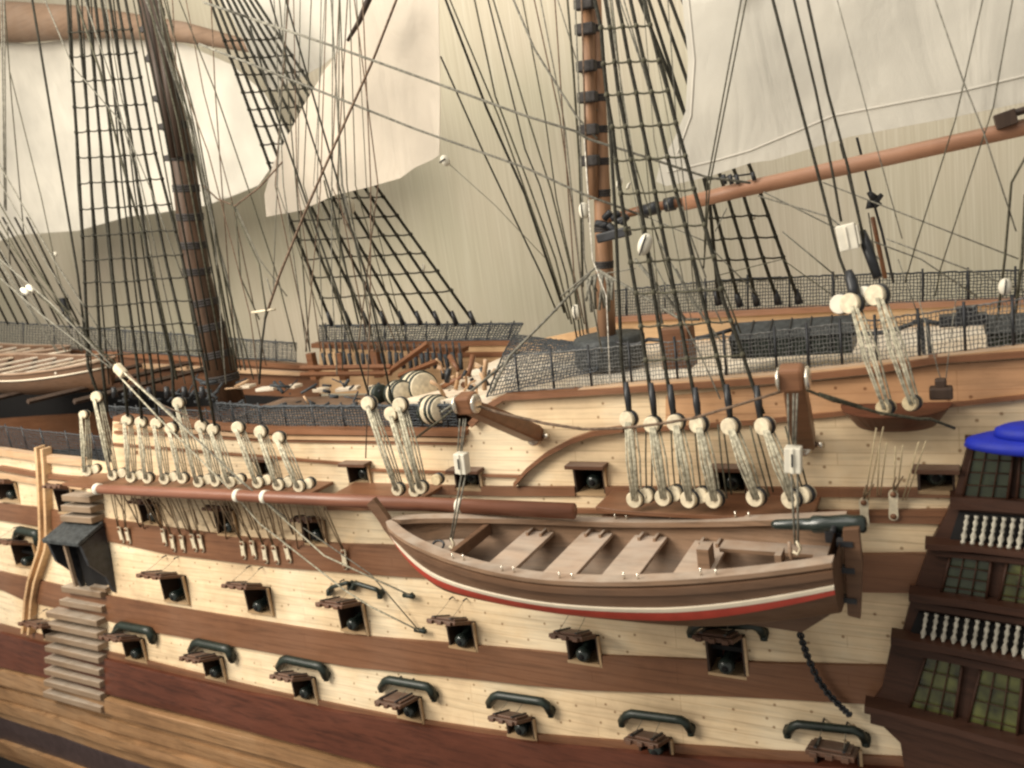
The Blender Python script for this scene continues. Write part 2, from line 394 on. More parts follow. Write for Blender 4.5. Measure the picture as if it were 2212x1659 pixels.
# ------------------------------------------------------------------ hull shell
topL = [(-420, 930), (0, 968), (90, 983), (172, 992), (240, 1002), (244, 906), (575, 932), (1000, 938), (1020, 915), (1045, 882), (1080, 862), (1345, 844), (1674, 823), (1885, 800), (2014, 780), (2212, 766), (2520, 742)]
top = pxz(topL)
hull_outline = top+[(top[-1][0], -.255), (top[0][0], -.255)]
slabXZ('hull_planking', hull_outline, PALE, ship, 0, .006, holes=HOLES, label='pale planked hull side studded with small dark nails')
lowZ0 = pxz([(0, 1400), (125, 1440), (251, 1480), (594, 1570), (800, 1620)])[-1][1]
hl = [(top[0][0], -.25), (top[0][0], -.66), (top[-1][0], -.66), (top[-1][0], -.25)]
slabXZ('lower_hull', [(a, b) for a, b in hl], TAN, ship, .003, .006, label='tan lower hull below the red brown wale')
# far side, bow and stern closures, keel
m = MB(); xs = [top[0][0]+i*(top[-1][0]-top[0][0])/24 for i in range(25)]; zs = [-.62, -.48, -.33, -.1, .05, .2]
vs = [(x, .42-hullY(x, z), z) for x in xs for z in zs]; k = len(zs)
m.add(vs, [(i*k+j, (i+1)*k+j, (i+1)*k+j+1, i*k+j+1) for i in range(24) for j in range(k-1)])
for x in (xs[0], xs[-1]):
    m.add([(x, hullY(x, z), z) for z in zs]+[(x, .42-hullY(x, z), z) for z in zs], [(i, i+1, i+1+k, i+k) for i in range(k-1)])
m.build('far_hull_side', BROWN, ship)
# decks
def deckpoly(name, x0, x1, z, mat, y0=None, y1=.40, t=.006, **tags):
    m = MB(); n = 12
    vs = []
    for i in range(n+1):
        x = x0+(x1-x0)*i/n; a = hullY(x, z)+.007 if y0 is None else y0
        vs += [(x, a, z), (x, y1, z), (x, a, z-t), (x, y1, z-t)]
    fs = []
    for i in range(n):
        a = i*4; b = a+4
        fs += [(a, a+1, b+1, b), (a+2, b+2, b+3, a+3), (a, b, b+2, a+2), (a+1, a+3, b+3, b+1)]
    fs += [(0, 2, 3, 1), (n*4, n*4+1, n*4+3, n*4+2)]
    m.add(vs, fs); return m.build(name, mat, ship, **tags)
deckpoly('poop_deck', -.70, .35, .283, DECK)
deckpoly('waist_deck', -1.30, -.66, .212, wood('dusty_waist_deck', (.20, .12, .07), .4, .7, grain=(10, 90, 10), dust=.25))
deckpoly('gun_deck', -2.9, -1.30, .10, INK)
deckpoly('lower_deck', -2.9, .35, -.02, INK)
m = MB(); m.box((-.702, .21, .245), (.006, .37, .07)); m.build('deck_bulkhead', BROWN2, ship)
m = MB(); m.box((-1.302, .21, .155), (.006, .37, .11)); m.build('deck_bulkhead', BROWN2, ship)

# ------------------------------------------------------------------ wales, rails, mouldings (from the photograph's lines, laid on the hull surface)
w1t = [(-420, 1035), (0, 1087), (86, 1097), (290, 1130), (540, 1163), (750, 1176), (834, 1178), (1080, 1192), (1500, 1198), (1850, 1198), (2030, 1196)]
w1b = [(-420, 1060), (0, 1124), (86, 1138), (265, 1176), (358, 1197), (594, 1226), (755, 1238), (860, 1246), (1150, 1262), (1500, 1275), (1850, 1280), (2000, 1282)]
band('wale', w1t, w1b, BROWN, ship, .005, .01, HOLES, label='brown upper wale running under the channels')
w2t = [(-420, 1148), (0, 1235), (57, 1248), (229, 1287), (594, 1348), (755, 1373), (970, 1391), (1134, 1405), (1223, 1414), (1438, 1423), (1674, 1434), (1763, 1436), (1960, 1441)]
w2b = [(-420, 1175), (0, 1273), (54, 1298), (333, 1366), (594, 1412), (755, 1441), (970, 1462), (1134, 1480), (1259, 1491), (1438, 1498), (1674, 1510), (1810, 1518), (1920, 1524)]
band('wale', w2t, w2b, BROWN, ship, .005, .01, HOLES, label='brown middle wale between the two lower gun rows')
w3t = [(-420, 1258), (0, 1348), (122, 1380), (315, 1427), (540, 1482), (594, 1495), (855, 1548), (1080, 1581), (1345, 1602), (1674, 1624), (1760, 1628), (2000, 1640), (2500, 1660)]
w3m = [(-420, 1275), (0, 1368), (122, 1400), (236, 1427), (540, 1500), (594, 1509), (719, 1538), (1038, 1591), (1216, 1614), (1345, 1625), (1474, 1637), (1674, 1650), (2000, 1668), (2500, 1690)]
w3b = [(-420, 1330), (0, 1441), (125, 1470), (251, 1505), (594, 1595), (755, 1638), (844, 1662), (1100, 1722), (1500, 1790), (2000, 1850), (2500, 1900)]
band('wale', w3t, w3m, BROWN, ship, .004, .01, HOLES, label='narrow brown strake above the lowest wale')
band('wale', w3m, w3b, RED, ship, .011, .016, label='broad dark red lowest wale')
# thicker strakes on the lower hull
def shift(l, d0, d1):
    n = len(l)-1; return [(x, y+d0+(d1-d0)*i/n) for i, (x, y) in enumerate(l)]
b0 = [(-420, 1330), (0, 1441), (125, 1470), (251, 1505), (594, 1595), (844, 1662), (1200, 1740)]
for d0, d1, w, of in ((22, 34, 30, .015), (52, 80, 22, .009), (80, 125, 20, .014)):
    strip('lower_strake', shift(b0, d0, d1), w, TAN, ship, of, .018)
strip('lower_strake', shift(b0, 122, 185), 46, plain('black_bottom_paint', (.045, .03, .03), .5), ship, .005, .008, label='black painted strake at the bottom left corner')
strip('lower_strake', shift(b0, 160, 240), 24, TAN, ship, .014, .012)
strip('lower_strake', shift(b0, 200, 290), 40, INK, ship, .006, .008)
# quarter strakes
strip('rail_moulding', [(795, 1055), (860, 1057), (1080, 1062), (1345, 1062), (1735, 1064), (2060, 1066)], 20, BROWN, ship, .005, .01, HOLES)
strip('rail_moulding', [(700, 1098), (1080, 1102), (1345, 1106), (1885, 1110), (2050, 1112)], 9, BROWN2, ship, .006, .01, HOLES)
band('rail_moulding', [(1300, 1116), (1870, 1104), (2052, 1101)], [(1300, 1136), (1870, 1130), (2040, 1133)], BROWN, ship, .005, .01, HOLES)
# waist mouldings
strip('rail_moulding', [(246, 934), (575, 951), (1000, 959)], 6, BROWN2, ship, .004, .008)
band('cap_rail', [(244, 900), (575, 927), (1003, 932)], [(244, 910), (575, 938), (1003, 943)], BROWN2, ship, .012, .024)
strip('rail_moulding', [(246, 920), (575, 944), (1000, 951)], 9, DUSTW, ship, .007, .012)
strip('rail_moulding', [(240, 960), (575, 988), (760, 1004)], 5, BROWN2, ship, .005, .009, HOLES)
strip('rail_moulding', [(800, 1016), (985, 1022)], 5, BROWN2, ship, .005, .009, HOLES)
strip('rail_moulding', [(1041, 1028), (1120, 1030)], 5, BROWN2, ship, .005, .009, HOLES)
for y0, y1, mt, w in ((978, 1000, DUSTW, 15), (1012, 1037, BROWN2, 9), (1028, 1052, DUSTW, 12)):
    strip('rail_moulding', [(-420, y0-50), (0, y0), (95, y1-8), (176, y1)], w, mt, ship, .009, .014, HOLES)
# quarter cap and mouldings
band('cap_rail', [(1010, 914), (1042, 878), (1080, 856), (1345, 838), (1674, 816), (1885, 794), (2014, 774), (2212, 760), (2520, 735)],
     [(1018, 924), (1050, 890), (1086, 866), (1345, 850), (1674, 829), (1885, 808), (2014, 787), (2212, 773), (2520, 748)], BROWN2, ship, .012, .026, label='brown cap rail along the quarterdeck bulwark')
band('cap_rail', [(1062, 862), (1345, 832), (1674, 809), (2212, 750), (2520, 728)], [(1062, 866), (1345, 838), (1674, 815), (2212, 758), (2520, 735)], DUSTW, ship, .006, .02)
strip('rail_moulding', [(1340, 931), (1480, 925), (1540, 919), (1620, 914), (1870, 889), (1980, 884), (2212, 858), (2500, 830)], 9, BROWN2, ship, .006, .012)
arc = cv(M2, [(80, 1420), (160, 1330), (270, 1240), (420, 1160), (560, 1110), (740, 1085)])
strip('curved_moulding', arc, 11, BROWN2, ship, .012, .014, label='curved brown hance moulding on the pale quarter')
# hull below the upper quarter rail is darker stained band of reddish planking
band('stained_strake', [(1438, 856), (1674, 833), (1885, 812), (2014, 790), (2212, 776), (2500, 750)], [(1438, 926), (1540, 916), (1620, 910), (1870, 885), (2212, 854), (2500, 826)], wood('stained_pale_wood', (.54, .33, .19), .2, .5, seams=.02, nails=30), ship, .002, .006, label='orange brown stained planking under the quarter cap rail')

# ------------------------------------------------------------------ port frames, lids, hoods
FR = wood('port_frame_wood', (.42, .30, .18), .2, .5); FRD = wood('port_liner_shaded_wood', (.045, .028, .02), .3, .6)  # liner coloured dark for shade inside the ports; sill stays pale, as lit
def port(r, row, idx):
    x0, x1, z0, z1 = r; xc = (x0+x1)/2; zc = (z0+z1)/2; y = hullY(xc, zc); w = x1-x0; h = z1-z0; t = .0032
    m = MB(); D = .034; t = .0026
    yf = y-(.0065 if row != 'upper' else .004)
    for c, s in (((x0+t/2, yf+D/2, zc), (t, D, h)), ((x1-t/2, yf+D/2, zc), (t, D, h)), ((xc, yf+D/2-.001, z0+t*.75), (w+.002, D, t*1.5)), ((xc, yf+D/2+.001, z1-t/2), (w, D, t))): m.box(c, s)
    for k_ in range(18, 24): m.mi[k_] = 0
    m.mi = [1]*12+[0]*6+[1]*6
    m.box((x1+.0012, yf+.001, zc), (.0030, .004, h+.003), mi=0)
    fr = m.build('gunport_frame', [FR, FRD], ship)
    m = MB(); m.box((xc, yf+D+.002, zc), (w+.01, .003, h+.01)); m.build('port_dark_back', INK, fr)  # black back board holds the port's inner darkness in its colour
    if row in ('middle', 'lower', 'quarter'):
        L = .043 if row != 'quarter' else .02; tilt = random.uniform(.26, .48)
        R = Matrix.Rotation(-tilt, 3, 'X'); c = Vector((xc-.001, yf, z1+.003))+R@Vector((0, -L/2, 0))
        m = MB(); m.box(c, (w*1.02, L, .005), R); m.box(c+R@Vector((0, .001, .0042)), (w*.86, L*.8, .003), R)
        for k in range(3): m.box(c+R@Vector(((k-1)*w*.33, -L/2-.001, -.001)), (w*.16, .006, .005), R)
        ld = m.build('port_lid', LID, fr, bevel=.0007)
        m = MB()
        for sx in (-.3, .3):
            m.box(c+R@Vector((sx*w, 0, .0062)), (.003, L*.95, .0016), R)
        build_parts(m, 'lid_hinge', BLACK, ld)
        m = MB(); pinz = z1+(.032 if row == 'middle' else .026)
        for sx in (-.28, .28):
            a = Vector((xc+sx*w*.9, hullY(xc, pinz)-.006, pinz)); b = c+R@Vector((sx*w, -L*.4, .004))
            m.tube([a, a.lerp(b, .5)+Vector((0, .001, -.001)), b], .0004, 4)
        if row != 'quarter': build_parts(m, 'lid_tackle', RG, ld)
        m = MB()
        for sx in (-.28, .28):
            a = Vector((xc+sx*w*.9, hullY(xc, pinz), pinz)); m.tube([a+Vector((0, .002, 0)), a+Vector((0, -.009, .001))], .0011, 6)
        if row != 'quarter': build_parts(m, 'pin', BLACK, fr)
    else:
        m = MB(); m.box((xc, yf-.003, z1+.003), (w*1.25, .018, .005)); m.build('port_lintel', LID, fr, bevel=.0006)
for row, rs in RECT.items():
    for i, r in enumerate(rs): port(r, row, i)
def hood(x0, y0, x1, y1, w=19, drop=20, **tags):
    n = 14; pts = []
    for i in range(n+1):
        t = i/n; px = x0+(x1-x0)*t; py = y0+(y1-y0)*t
        e = max(0, abs(t-.5)*2-.72)/.28; py += drop*e*e; px += (x0 if t < .5 else x1)*0
        pts.append(S(px, py+2, .013-.007*e*e))
    r = [w/2*depth(p)/F for p in pts]; m = MB(); m.tube(pts, r, 10)
    o = m.build('port_hood', GREEN, ship, **tags)
    m = MB()
    for k in (0, -1):
        p = pts[k]; m.tube([p+Vector((0, .010, .002)), p+Vector((0, 0, 0)), p+Vector((0, -.002, -.006))], [.005, .0055, .004], 8)
    build_parts(m, 'hood_bracket', GREEN, o)
for h in ((250, 1347, 331, 1362), (414, 1383, 502, 1402), (603, 1419, 705, 1440), (824, 1464, 938, 1484), (1057, 1497, 1190, 1517), (1343, 1537, 1492, 1556), (1701, 1560, 1870, 1578), (36, 1170-28, 84, 1152), (1492, 1344, 1650, 1350)):
    hood(*h)
# the broken hood over the fourth middle port
hood(711, 1268, 756, 1255, 9, 8, label='left half of a sagging green port hood'); hood(764, 1256, 821, 1274, 10, 8, label='right half of a sagging green port hood')

# ------------------------------------------------------------------ cannons (loose on their decks: each a thing)
gm = MB(); gm.lathe([(0, .0062), (.004, .0098), (.010, .0098), (.014, .0078), (.05, .0092), (.07, .0105), (.072, .012), (.09, .0125), (.094, .007), (.102, .005)], (0, 0, 0), (0, 1, 0), 18)
gb = gm.build('barrel', GUN); gbore = MB(); gbore.lathe([(0, .0042), (.002, .0042)], (0, -.0006, 0), (0, 1, 0), 14); gbo = gbore.build('bore', INK)
trk = MB(); trk.box((0, .065, -.014), (.02, .06, .01)); trk.box((-.011, .065, -.006), (.004, .05, .012)); trk.box((.011, .065, -.006), (.004, .05, .012)); gt = trk.build('carriage', RED)
proto = None; ORD = ['first', 'second', 'third', 'fourth', 'fifth', 'sixth', 'seventh', 'eighth']
rowname = {'upper': 'high row under the rails', 'quarter': 'row beside the hanging chain plates', 'middle': 'middle gunport row', 'lower': 'lowest gunport row'}
for row, rs in RECT.items():
    order = sorted(range(len(rs)), key=lambda i: rs[i][0])
    for rank, i in enumerate(order):
        x0, x1, z0, z1 = rs[i]; xc = (x0+x1)/2; z = z0+.0145
        y = hullY(xc, z)-{'upper': -.004, 'quarter': .006, 'middle': .012, 'lower': .010}[row]
        g = empty('cannon', (xc, y, z), label='dark cannon muzzle in the %s port from the left, %s' % (ORD[rank], rowname[row]), category='cannon', group='cannons at the gunports of the ship model')
        for src in (gb, gbo, gt):
            c = src if proto is None else src.copy()
            if proto is not None: SC.collection.objects.link(c)
            c.parent = g
        if proto is None: proto = g; 
WORLD_THINGS = [ship]
# ------------------------------------------------------------------ channels with deadeyes, lanyards and chain plates
IRON = plain('tarnished_brass_rod', (.20, .14, .085), .45, .3, 150)
def channel(name, p0, p1, y_out, z, t=.005, **tags):
    a = pxz([p0])[0][0]; b = pxz([p1])[0][0]; m = MB(); n = 8; vs = []
    for i in range(n+1):
        x = a+(b-a)*i/n; yi = hullY(x, z)-.001
        vs += [(x, yi, z), (x, y_out+.010*(abs(i/n-.5)*2)**4, z), (x, yi, z-t), (x, y_out+.010*(abs(i/n-.5)*2)**4, z-t)]
    fs = []
    for i in range(n):
        k = i*4; l = k+4; fs += [(k, k+1, l+1, l), (k+2, l+2, l+3, k+3), (k+1, k+3, l+3, l+1), (k, l, l+2, k+2)]
    fs += [(0, 2, 3, 1), (n*4, n*4+1, n*4+3, n*4+2)]
    m.add(vs, fs); return m.build(name, BROWN, ship, bevel=.0008, **tags)
def deadeye(p, axis, parent, r=.0105, mat=CREAM):
    # a round block turned a little towards the bow, with a black strop in its groove
    p = Vector(p); to = Vector([float(c) for c in CAM])-p; to.z = 0; to.normalize()
    a = (Matrix.Rotation(-random.uniform(.42, .62), 3, 'Z')@to+Vector((0, 0, .10))).normalized()
    r *= .9; t = .014; o = p-a*t/2; m = MB()
    m.lathe([(0, r*.9), (.0008, r), (.0030, r), (.0034, r*.88), (.0086, r*.88), (.0090, r), (.0126, r), (.0136, r*.96), (t, r*.90)], o, a, 22, 0, True)
    e = m.build('deadeye', mat, parent)
    m = MB(); m.lathe([(.0032, r*.9), (.0036, r*1.10), (.0084, r*1.10), (.0088, r*.9)], o, a, 22); m.build('strop', BLACK, e)
    return e
def lanyard(pu, pl, parent, n=5, spread=.006, mat=RP, r=.00085):
    m = MB(); pu = Vector(pu); pl = Vector(pl); ax = (pl-pu).normalized()
    sd = ax.cross(Vector((.25, -1, .1))).normalized()
    for k in range(n):
        s = (k-(n-1)/2)/max(1, n-1)*2*spread; f = Vector((.002, -.0088 if k % 3 else .003, 0))
        m.tube([pu+sd*s*.45+f+ax*.001, pu.lerp(pl, .5)+sd*s*.9+f*.9, pl+sd*s*.5+f-ax*.001], r*1.15, 5)
    return m.build('lanyard', mat, parent)
AX_D = (.10, -1, .12)
YC = -.047
main_ch = channel('channel', (205, 1050), (722, 1050), YC-.002, V3(430, 1047, YC).z-.012, label='long main channel board behind the brown spar')
MAINP = [((183, 895), (190, 1017)), ((211, 857), (247, 1026)), ((276, 907), (286, 1030)), ((306, 911), (322, 1032)), ((340, 914), (358, 1034)), ((372, 925), (397, 1032)), ((387, 870), (432, 1040)), ((437, 920), (469, 1038)), ((462, 927), (500, 1040)), ((516, 923), (560, 1041)), ((565, 932), (604, 1046)), ((604, 945), (649, 1049))]
for (ux, uy), (lx, ly) in MAINP:
    u = V3(ux, uy, -.034); l = V3(lx, ly, YC)
    deadeye(u, AX_D, main_ch, random.uniform(.0098, .0108) if ux > 200 else .008, CREAM); deadeye(l, AX_D, main_ch, .0096, CREAM)
    if random.random() < .75: deadeye(l+Vector((.010, .010, .001)), AX_D, main_ch, .0088, CREAM)
    lanyard(u, l, main_ch, 7, .0062, r=.001)
bs_ch = channel('channel', (770, 1060), (960, 1066), YC-.002, V3(870, 1068, YC).z-.010, label='short channel board at the backstay deadeyes')
for (ux, uy), (lx, ly) in [((798, 871), (862, 1056)), ((848, 893), (899, 1059)), ((866, 874), (912, 1052))]:
    u = V3(ux, uy, -.034); l = V3(lx, ly, YC); deadeye(u, AX_D, bs_ch, .0108); deadeye(l, AX_D, bs_ch, .0092); lanyard(u, l, bs_ch, 7, .0058, r=.001)
    if lx == 912: deadeye(l+Vector((.028, .0, .012)), AX_D, bs_ch, .008, CREAMD)
mz_ch = channel('channel', (1330, 1098), (1775, 1096), YC-.004, V3(1545, 1092, YC).z-.010, label='mizzen channel board behind the hanging boat')
MIZP = [((1359, 905), (1374, 1077)), ((1411, 916), (1436, 1073)), ((1461, 912), (1492, 1077)), ((1511, 916), (1545, 1077)), ((1579, 920), (1635, 1073)), ((1653, 920), (1712, 1077))]
for (ux, uy), (lx, ly) in MIZP:
    u = V3(ux, uy, -.034); l = V3(lx, ly, YC); deadeye(u, AX_D, mz_ch, .0103); deadeye(l, AX_D, mz_ch, .0106, CREAM)
    if lx not in (1545, 1635): deadeye(l+Vector((.012, .006, .003)), AX_D, mz_ch, .0098)
    lanyard(u, l, mz_ch, 8, .0062, r=.001); lanyard(u+Vector((.018, .012, 0)), l+Vector((.012, .008, 0)), mz_ch, 2, .002, RO)
def link(px, py, top, parent, s=1.5, both=True, mat=CREAM):
    p = S(px, py, .009); m = MB(); R = YR(random.uniform(-.08, .08)); r = .0048*s; hh = .0112*s
    outl = []
    for k in range(24):
        a = 2*math.pi*k/24; rr = r; cx = r*.95*math.cos(a)*(1-.42*(1-abs(math.sin(a)))); cz = hh*math.sin(a)*.55+(hh*.45 if math.sin(a) >= 0 else -hh*.45)*min(1, abs(math.sin(a))*3)
        outl.append(p+R@Vector((cx, 0, cz)))
    n = 24; vs = [v+Vector((0, -.0012, 0)) for v in outl]+[v+Vector((0, .0012, 0)) for v in outl]
    m.add(vs, [tuple(range(n)), tuple(range(n, 2*n))[::-1]]+[(i, (i+1) % n, n+(i+1) % n, n+i) for i in range(n)])
    o = m.build('chain_link', mat, parent)
    m = MB()
    for s_ in (-1, 1):
        m.lathe([(0, r*.42), (.0016, r*.42)], p+R@Vector((0, 0, s_*hh*.72))+Vector((0, -.0026, 0)), (0, 1, 0), 12)
    build_parts(m, 'pin', BROWN2, o)
    a = V3(top[0], top[1], YC-.001); b = p+R@Vector((0, -.001, hh)); m = MB()
    m.tube([a+Vector((-.002, 0, 0)), a.lerp(b, .6)+Vector((-.0015, 0, 0)), b], .0010, 5); m.tube([a+Vector((.004, .002, 0)), b+Vector((.001, .001, 0))], .0010, 5)
    m.build('chain_plate', IRON, parent)
for (x, y), tp in [((261, 1155), (240, 1062)), ((276, 1157), (262, 1062)), ((354, 1160), (300, 1064)), ((373, 1173), (330, 1066)), ((394, 1174), (356, 1066)), ((418, 1172), (378, 1068)), ((434, 1173), (402, 1068)),
                   ((525, 1188), (466, 1070)), ((547, 1187), (494, 1072)), ((572, 1197), (524, 1073)), ((595, 1198), (552, 1074)), ((621, 1195), (590, 1075)), ((744, 1208), (690, 1082))]:
    link(x, y, tp, main_ch)
m = MB()
for i in range(30):
    x = 248+i*15+random.uniform(-5, 5); a = V3(x, 1064+i*.4, YC); b = S(x+random.uniform(10, 40), 1112+i*1.9+random.uniform(-8, 26), .006); m.tube([a, a.lerp(b, .5)+Vector((.003, 0, -.003)), b], .0012, 5)
build_parts(m, 'chain_plate', IRON, main_ch)
for i in range(6):
    if i % 2 == 0: pass
# aft stool
so = [(1858, 888), (1900, 880), (1980, 884), (2003, 900)]
m = MB(); sc_ = S(1935, 905); zc = V3(1935, 912, -.02).z; n = 18; vs = []
for zz in (.002, -.020):
    for k in range(n+1):
        a = math.pi*k/n; vs.append((sc_.x-.052*math.cos(a)*(1 if zz > 0 else .72), hullY(sc_.x, zc)+.002-(.060 if zz > 0 else .035)*math.sin(a)**.8, zc+zz+.004))
m.add(vs, [tuple(range(n+1)), tuple(range(n+1, 2*n+2))[::-1]]+[(i, i+1, n+2+i, n+1+i) for i in range(n)]+[(n, 0, n+1, 2*n+1)])
st = m.build('stool', RED, ship, bevel=.0008, label='dark brown half round stool for the aft backstays')
for (ux, uy), (lx, ly) in [((1842, 655), (1914, 880)), ((1896, 637), (1971, 870))]:
    u = V3(ux, uy, .0); l = V3(lx, ly, -.03); deadeye(u, AX_D, st, .0115, CREAM); deadeye(u+Vector((-.011, .008, -.001)), AX_D, st, .011, WHITE); deadeye(l, AX_D, st, .008, CREAMD); lanyard(u, l, st, 6, .007)
for a, b in (((1893, 975-80), (1867, 1090)), ((1935, 935), (1930, 1075)), ((1985, 925), (1950, 1080)), ((1900, 930), (1895, 1070))):
    pa = V3(a[0], a[1]+30, -.035); pb = S(b[0], b[1], .006); m = MB(); m.tube([pa, pb], .0008, 5); m.tube([pa+Vector((.006, .004, 0)), pb+Vector((.003, 0, 0))], .0007, 5); m.build('chain_plate', CREAMD, st)
for x, y in ((1867, 1108), (1930, 1091)): link(x, y, (x+10, y-60), st, 1.5, mat=CREAM)

# ------------------------------------------------------------------ masts with black rope bands
def mast(name, line, w, mat, bands, bw=11, y=.21, **tags):
    P = [V3(px, py, y) for px, py in line]; r = [w[i]/2*depth(P[i])/F for i in range(len(P))]
    m = MB(); m.tube(P, r, 20); o = m.build(name, mat, ship, **tags)
    for by in bands:
        for i in range(len(line)-1):
            (x0, y0), (x1, y1) = line[i], line[i+1]
            if min(y0, y1) <= by <= max(y0, y1):
                t = (by-y0)/(y1-y0); c = P[i].lerp(P[i+1], t); d = (P[i+1]-P[i]).normalized(); rr = r[i]+(r[i+1]-r[i])*t; h = bw/2*depth(c)/F
                m = MB()
                for k in range(3): 
                    z = (k-1)*h*.7; m.lathe([(-h*.36, rr*1.0), (-h*.2, rr*1.07), (h*.2, rr*1.07), (h*.36, rr*1.0)], c+d*z, d, 18)
                m.build('mast_band', BAND, o); break
    return o, P, r
mm, _, _ = mast('main_mast', [(499, 880), (426, 594), (394, 340), (347, 125), (318, -30)], (66, 56, 52, 50, 48), MAST,
     [25, 61, 125, 211, 272, 340, 405, 466, 527, 585, 653, 705, 763, 815], 15, label='thick brown lower mast with black rope bands at the left')
# upper dark half: cheeks and battens on the main mast
m = MB()
for a, b, w in (((372, 0), (330, -20), 10),):
    pass
P0 = V3(330, -25, .19); P1 = V3(395, 340, .185); m.tube([P0+Vector((-.006, -.012, 0)), P1+Vector((-.004, -.016, 0))], [.011, .009], 8); m.tube([P0+Vector((.012, -.010, 0)), P1+Vector((.010, -.012, 0))], [.010, .009], 8)
build_parts(m, 'mast_cheek', MASTD, mm)
for by in (61, 125, 211, 272, 340):
    t = by/855; x = 333+(483-333)*t
    m = MB(); c = V3(x-22, by, .19); m.box(c, (.035, .012, .010), YR(.05)); m.build('mast_cleat', BAND, mm, bevel=.001)
mz, _, _ = mast('mizzen_mast', [(1312, 760), (1304, 520), (1295, 250), (1284, -30)], (40, 38, 32, 27), MASTZ,
     [61, 140, 211, 279, 347, 415, 492, 570], 15, label='slim brown mizzen mast with black bands near the middle')
m = MB(); P = [V3(1268, -20, .195), V3(1275, 250, .195), V3(1281, 430, .195)]; m.tube(P, [.0085, .0085, .0075], 10); m.build('mast_batten', MASTZ, mz)
for by in (8, 63, 143, 210, 280, 347):
    c = V3(1262+by*.035, by, .185); m = MB(); m.box(c, (.026, .014, .014), YR(.1)); m.build('mast_cleat', BAND, mz, bevel=.002)
m = MB(); c = V3(1315, 735, .21); m.lathe([(-.004, .050), (0, .052), (.034, .052), (.038, .048)], c+Vector((0, 0, -.03)), (0, 0, 1), 24); m.build('mast_coat', SLATE, mz)
# ------------------------------------------------------------------ shrouds and ratlines
def shroudset(lines, rats, Y, mat, w, rmat=None, rw=3, ext=4, knots=True):
    """lines: photo polylines from top to bottom; Y: (y at top row, y at bottom); rats: list of photo heights at the first line, slope"""
    def yat(py): return Y[0]+(Y[1]-Y[0])*py/Y[2]
    w *= 1.3; rw *= 1.3
    for l in lines: rope('shroud', [(x, y, yat(y)) for x, y in l], w, mat, ship, 7)
    def xat(l, y):
        for (x0, y0), (x1, y1) in zip(l, l[1:]):
            if y0 <= y <= y1: return x0+(x1-x0)*(y-y0)/(y1-y0)
        return None
    for y0, sl in rats:
        pts = []
        for l in lines:
            y = y0; 
            for _ in range(4):
                x = xat(l, y)
                if x is None: break
                y = y0+sl*(x-lines[0][0][0])
            if x is not None: pts.append((x, y+random.uniform(-1.5, 1.5), yat(y)-.0015))
        if len(pts) < 2: continue
        pts = [(pts[0][0]-ext, pts[0][1], pts[0][2])]+pts+[(pts[-1][0]+ext, pts[-1][1]-1, pts[-1][2])]
        P = []
        for a, b in zip(pts, pts[1:]):
            A = V3(*a); Bv = V3(*b); P += [A, A.lerp(Bv, .5)+Vector((0, 0, -.0012))]
        P.append(V3(*pts[-1])); m = MB(); m.tube(P, rw*.6*depth(P[0])/F, 5)
        if knots:
            for p in pts[1:-1]:
                c = V3(*p); k = (w*1.05)*depth(c)/F; m.lathe([(-k*.8, k*.3), (-k*.4, k*.75), (k*.4, k*.75), (k*.8, k*.3)], c, (.1, 0, 1), 7)
        m.build('ratline', rmat or mat, ship)
mainsh = [[(145, -10), (166, 300), (183, 594), (190, 790), (211, 850)], [(165, -10), (187, 222), (208, 594), (216, 745), (232, 890)], [(188, -10), (215, 286), (243, 594), (265, 790), (276, 900)],
          [(204, -10), (243, 322), (270, 594), (297, 790), (306, 905)], [(218, -10), (267, 322), (297, 594), (328, 795), (340, 905)], [(235, -10), (285, 310), (320, 560), (372, 795), (378, 915)],
          [(252, -10), (312, 330), (360, 570), (415, 800), (437, 912)], [(269, -10), (335, 330), (390, 540), (442, 790), (464, 920)]]
shroudset(mainsh, [(y, -.055) for y in (70, 122, 176, 233, 287, 342, 398, 453, 510, 564, 613, 663, 712, 770)], (.06, -.034, 860), RD, 4.2, RD, 2.0, 3)
for p in [(437, 912), (464, 920), (340, 905), (276, 900), (306, 905)]:
    pass
mzs = [cv(T2, [(565, -30), (610, 170), (625, 380), (645, 580), (680, 780), (700, 970), (730, 1180), (760, 1390), (790, 1590)])+cv(M2, [(825, 290), (910, 880), (925, 990)]),
       cv(T2, [(630, -30), (660, 150), (690, 365), (715, 560), (755, 760), (790, 965), (830, 1160), (870, 1380), (900, 1590)])+cv(M2, [(930, 280), (1025, 880), (1055, 980)]),
       cv(T2, [(700, -30), (735, 130), (775, 350), (820, 550), (855, 750), (900, 960), (935, 1160), (975, 1375), (1015, 1570)])+cv(M2, [(1060, 290), (1175, 900), (1200, 990)]),
       cv(T2, [(780, -30), (815, 130), (860, 330), (910, 535), (960, 730), (1010, 945), (1060, 1150), (1120, 1370), (1165, 1570)])+cv(M2, [(1215, 270), (1365, 880), (1392, 990)]),
       cv(T2, [(865, -30), (900, 130), (950, 330), (1005, 520), (1060, 740), (1115, 930), (1170, 1140), (1235, 1360), (1295, 1570)])+cv(M2, [(1345, 300), (1420, 500), (1530, 830), (1590, 990)])]
shroudset(mzs, [(y, -.06) for y in (62, 138, 206, 277, 349, 423, 499, 571, 640, 712, 785)], (.07, -.034, 900), RD, 5.6, RO, 3.0, 5)
shroudset([[(1313, 208), (1330, 480), (1343, 787), (1357, 893)]], [], (.07, -.034, 900), RD, 5, RO)
for x, y in ((1352, 850), (1406, 852), (1447, 855), (1501, 862), (1569, 855), (1634, 858)):
    i = x; m = MB(); a = V3(x, y-25, -.028); b = V3(x+8, y+45, -.034); m.tube([a, a.lerp(b, .5), b], [.0028, .0042, .003], 8); m.build('seizing', BLACK, ship)
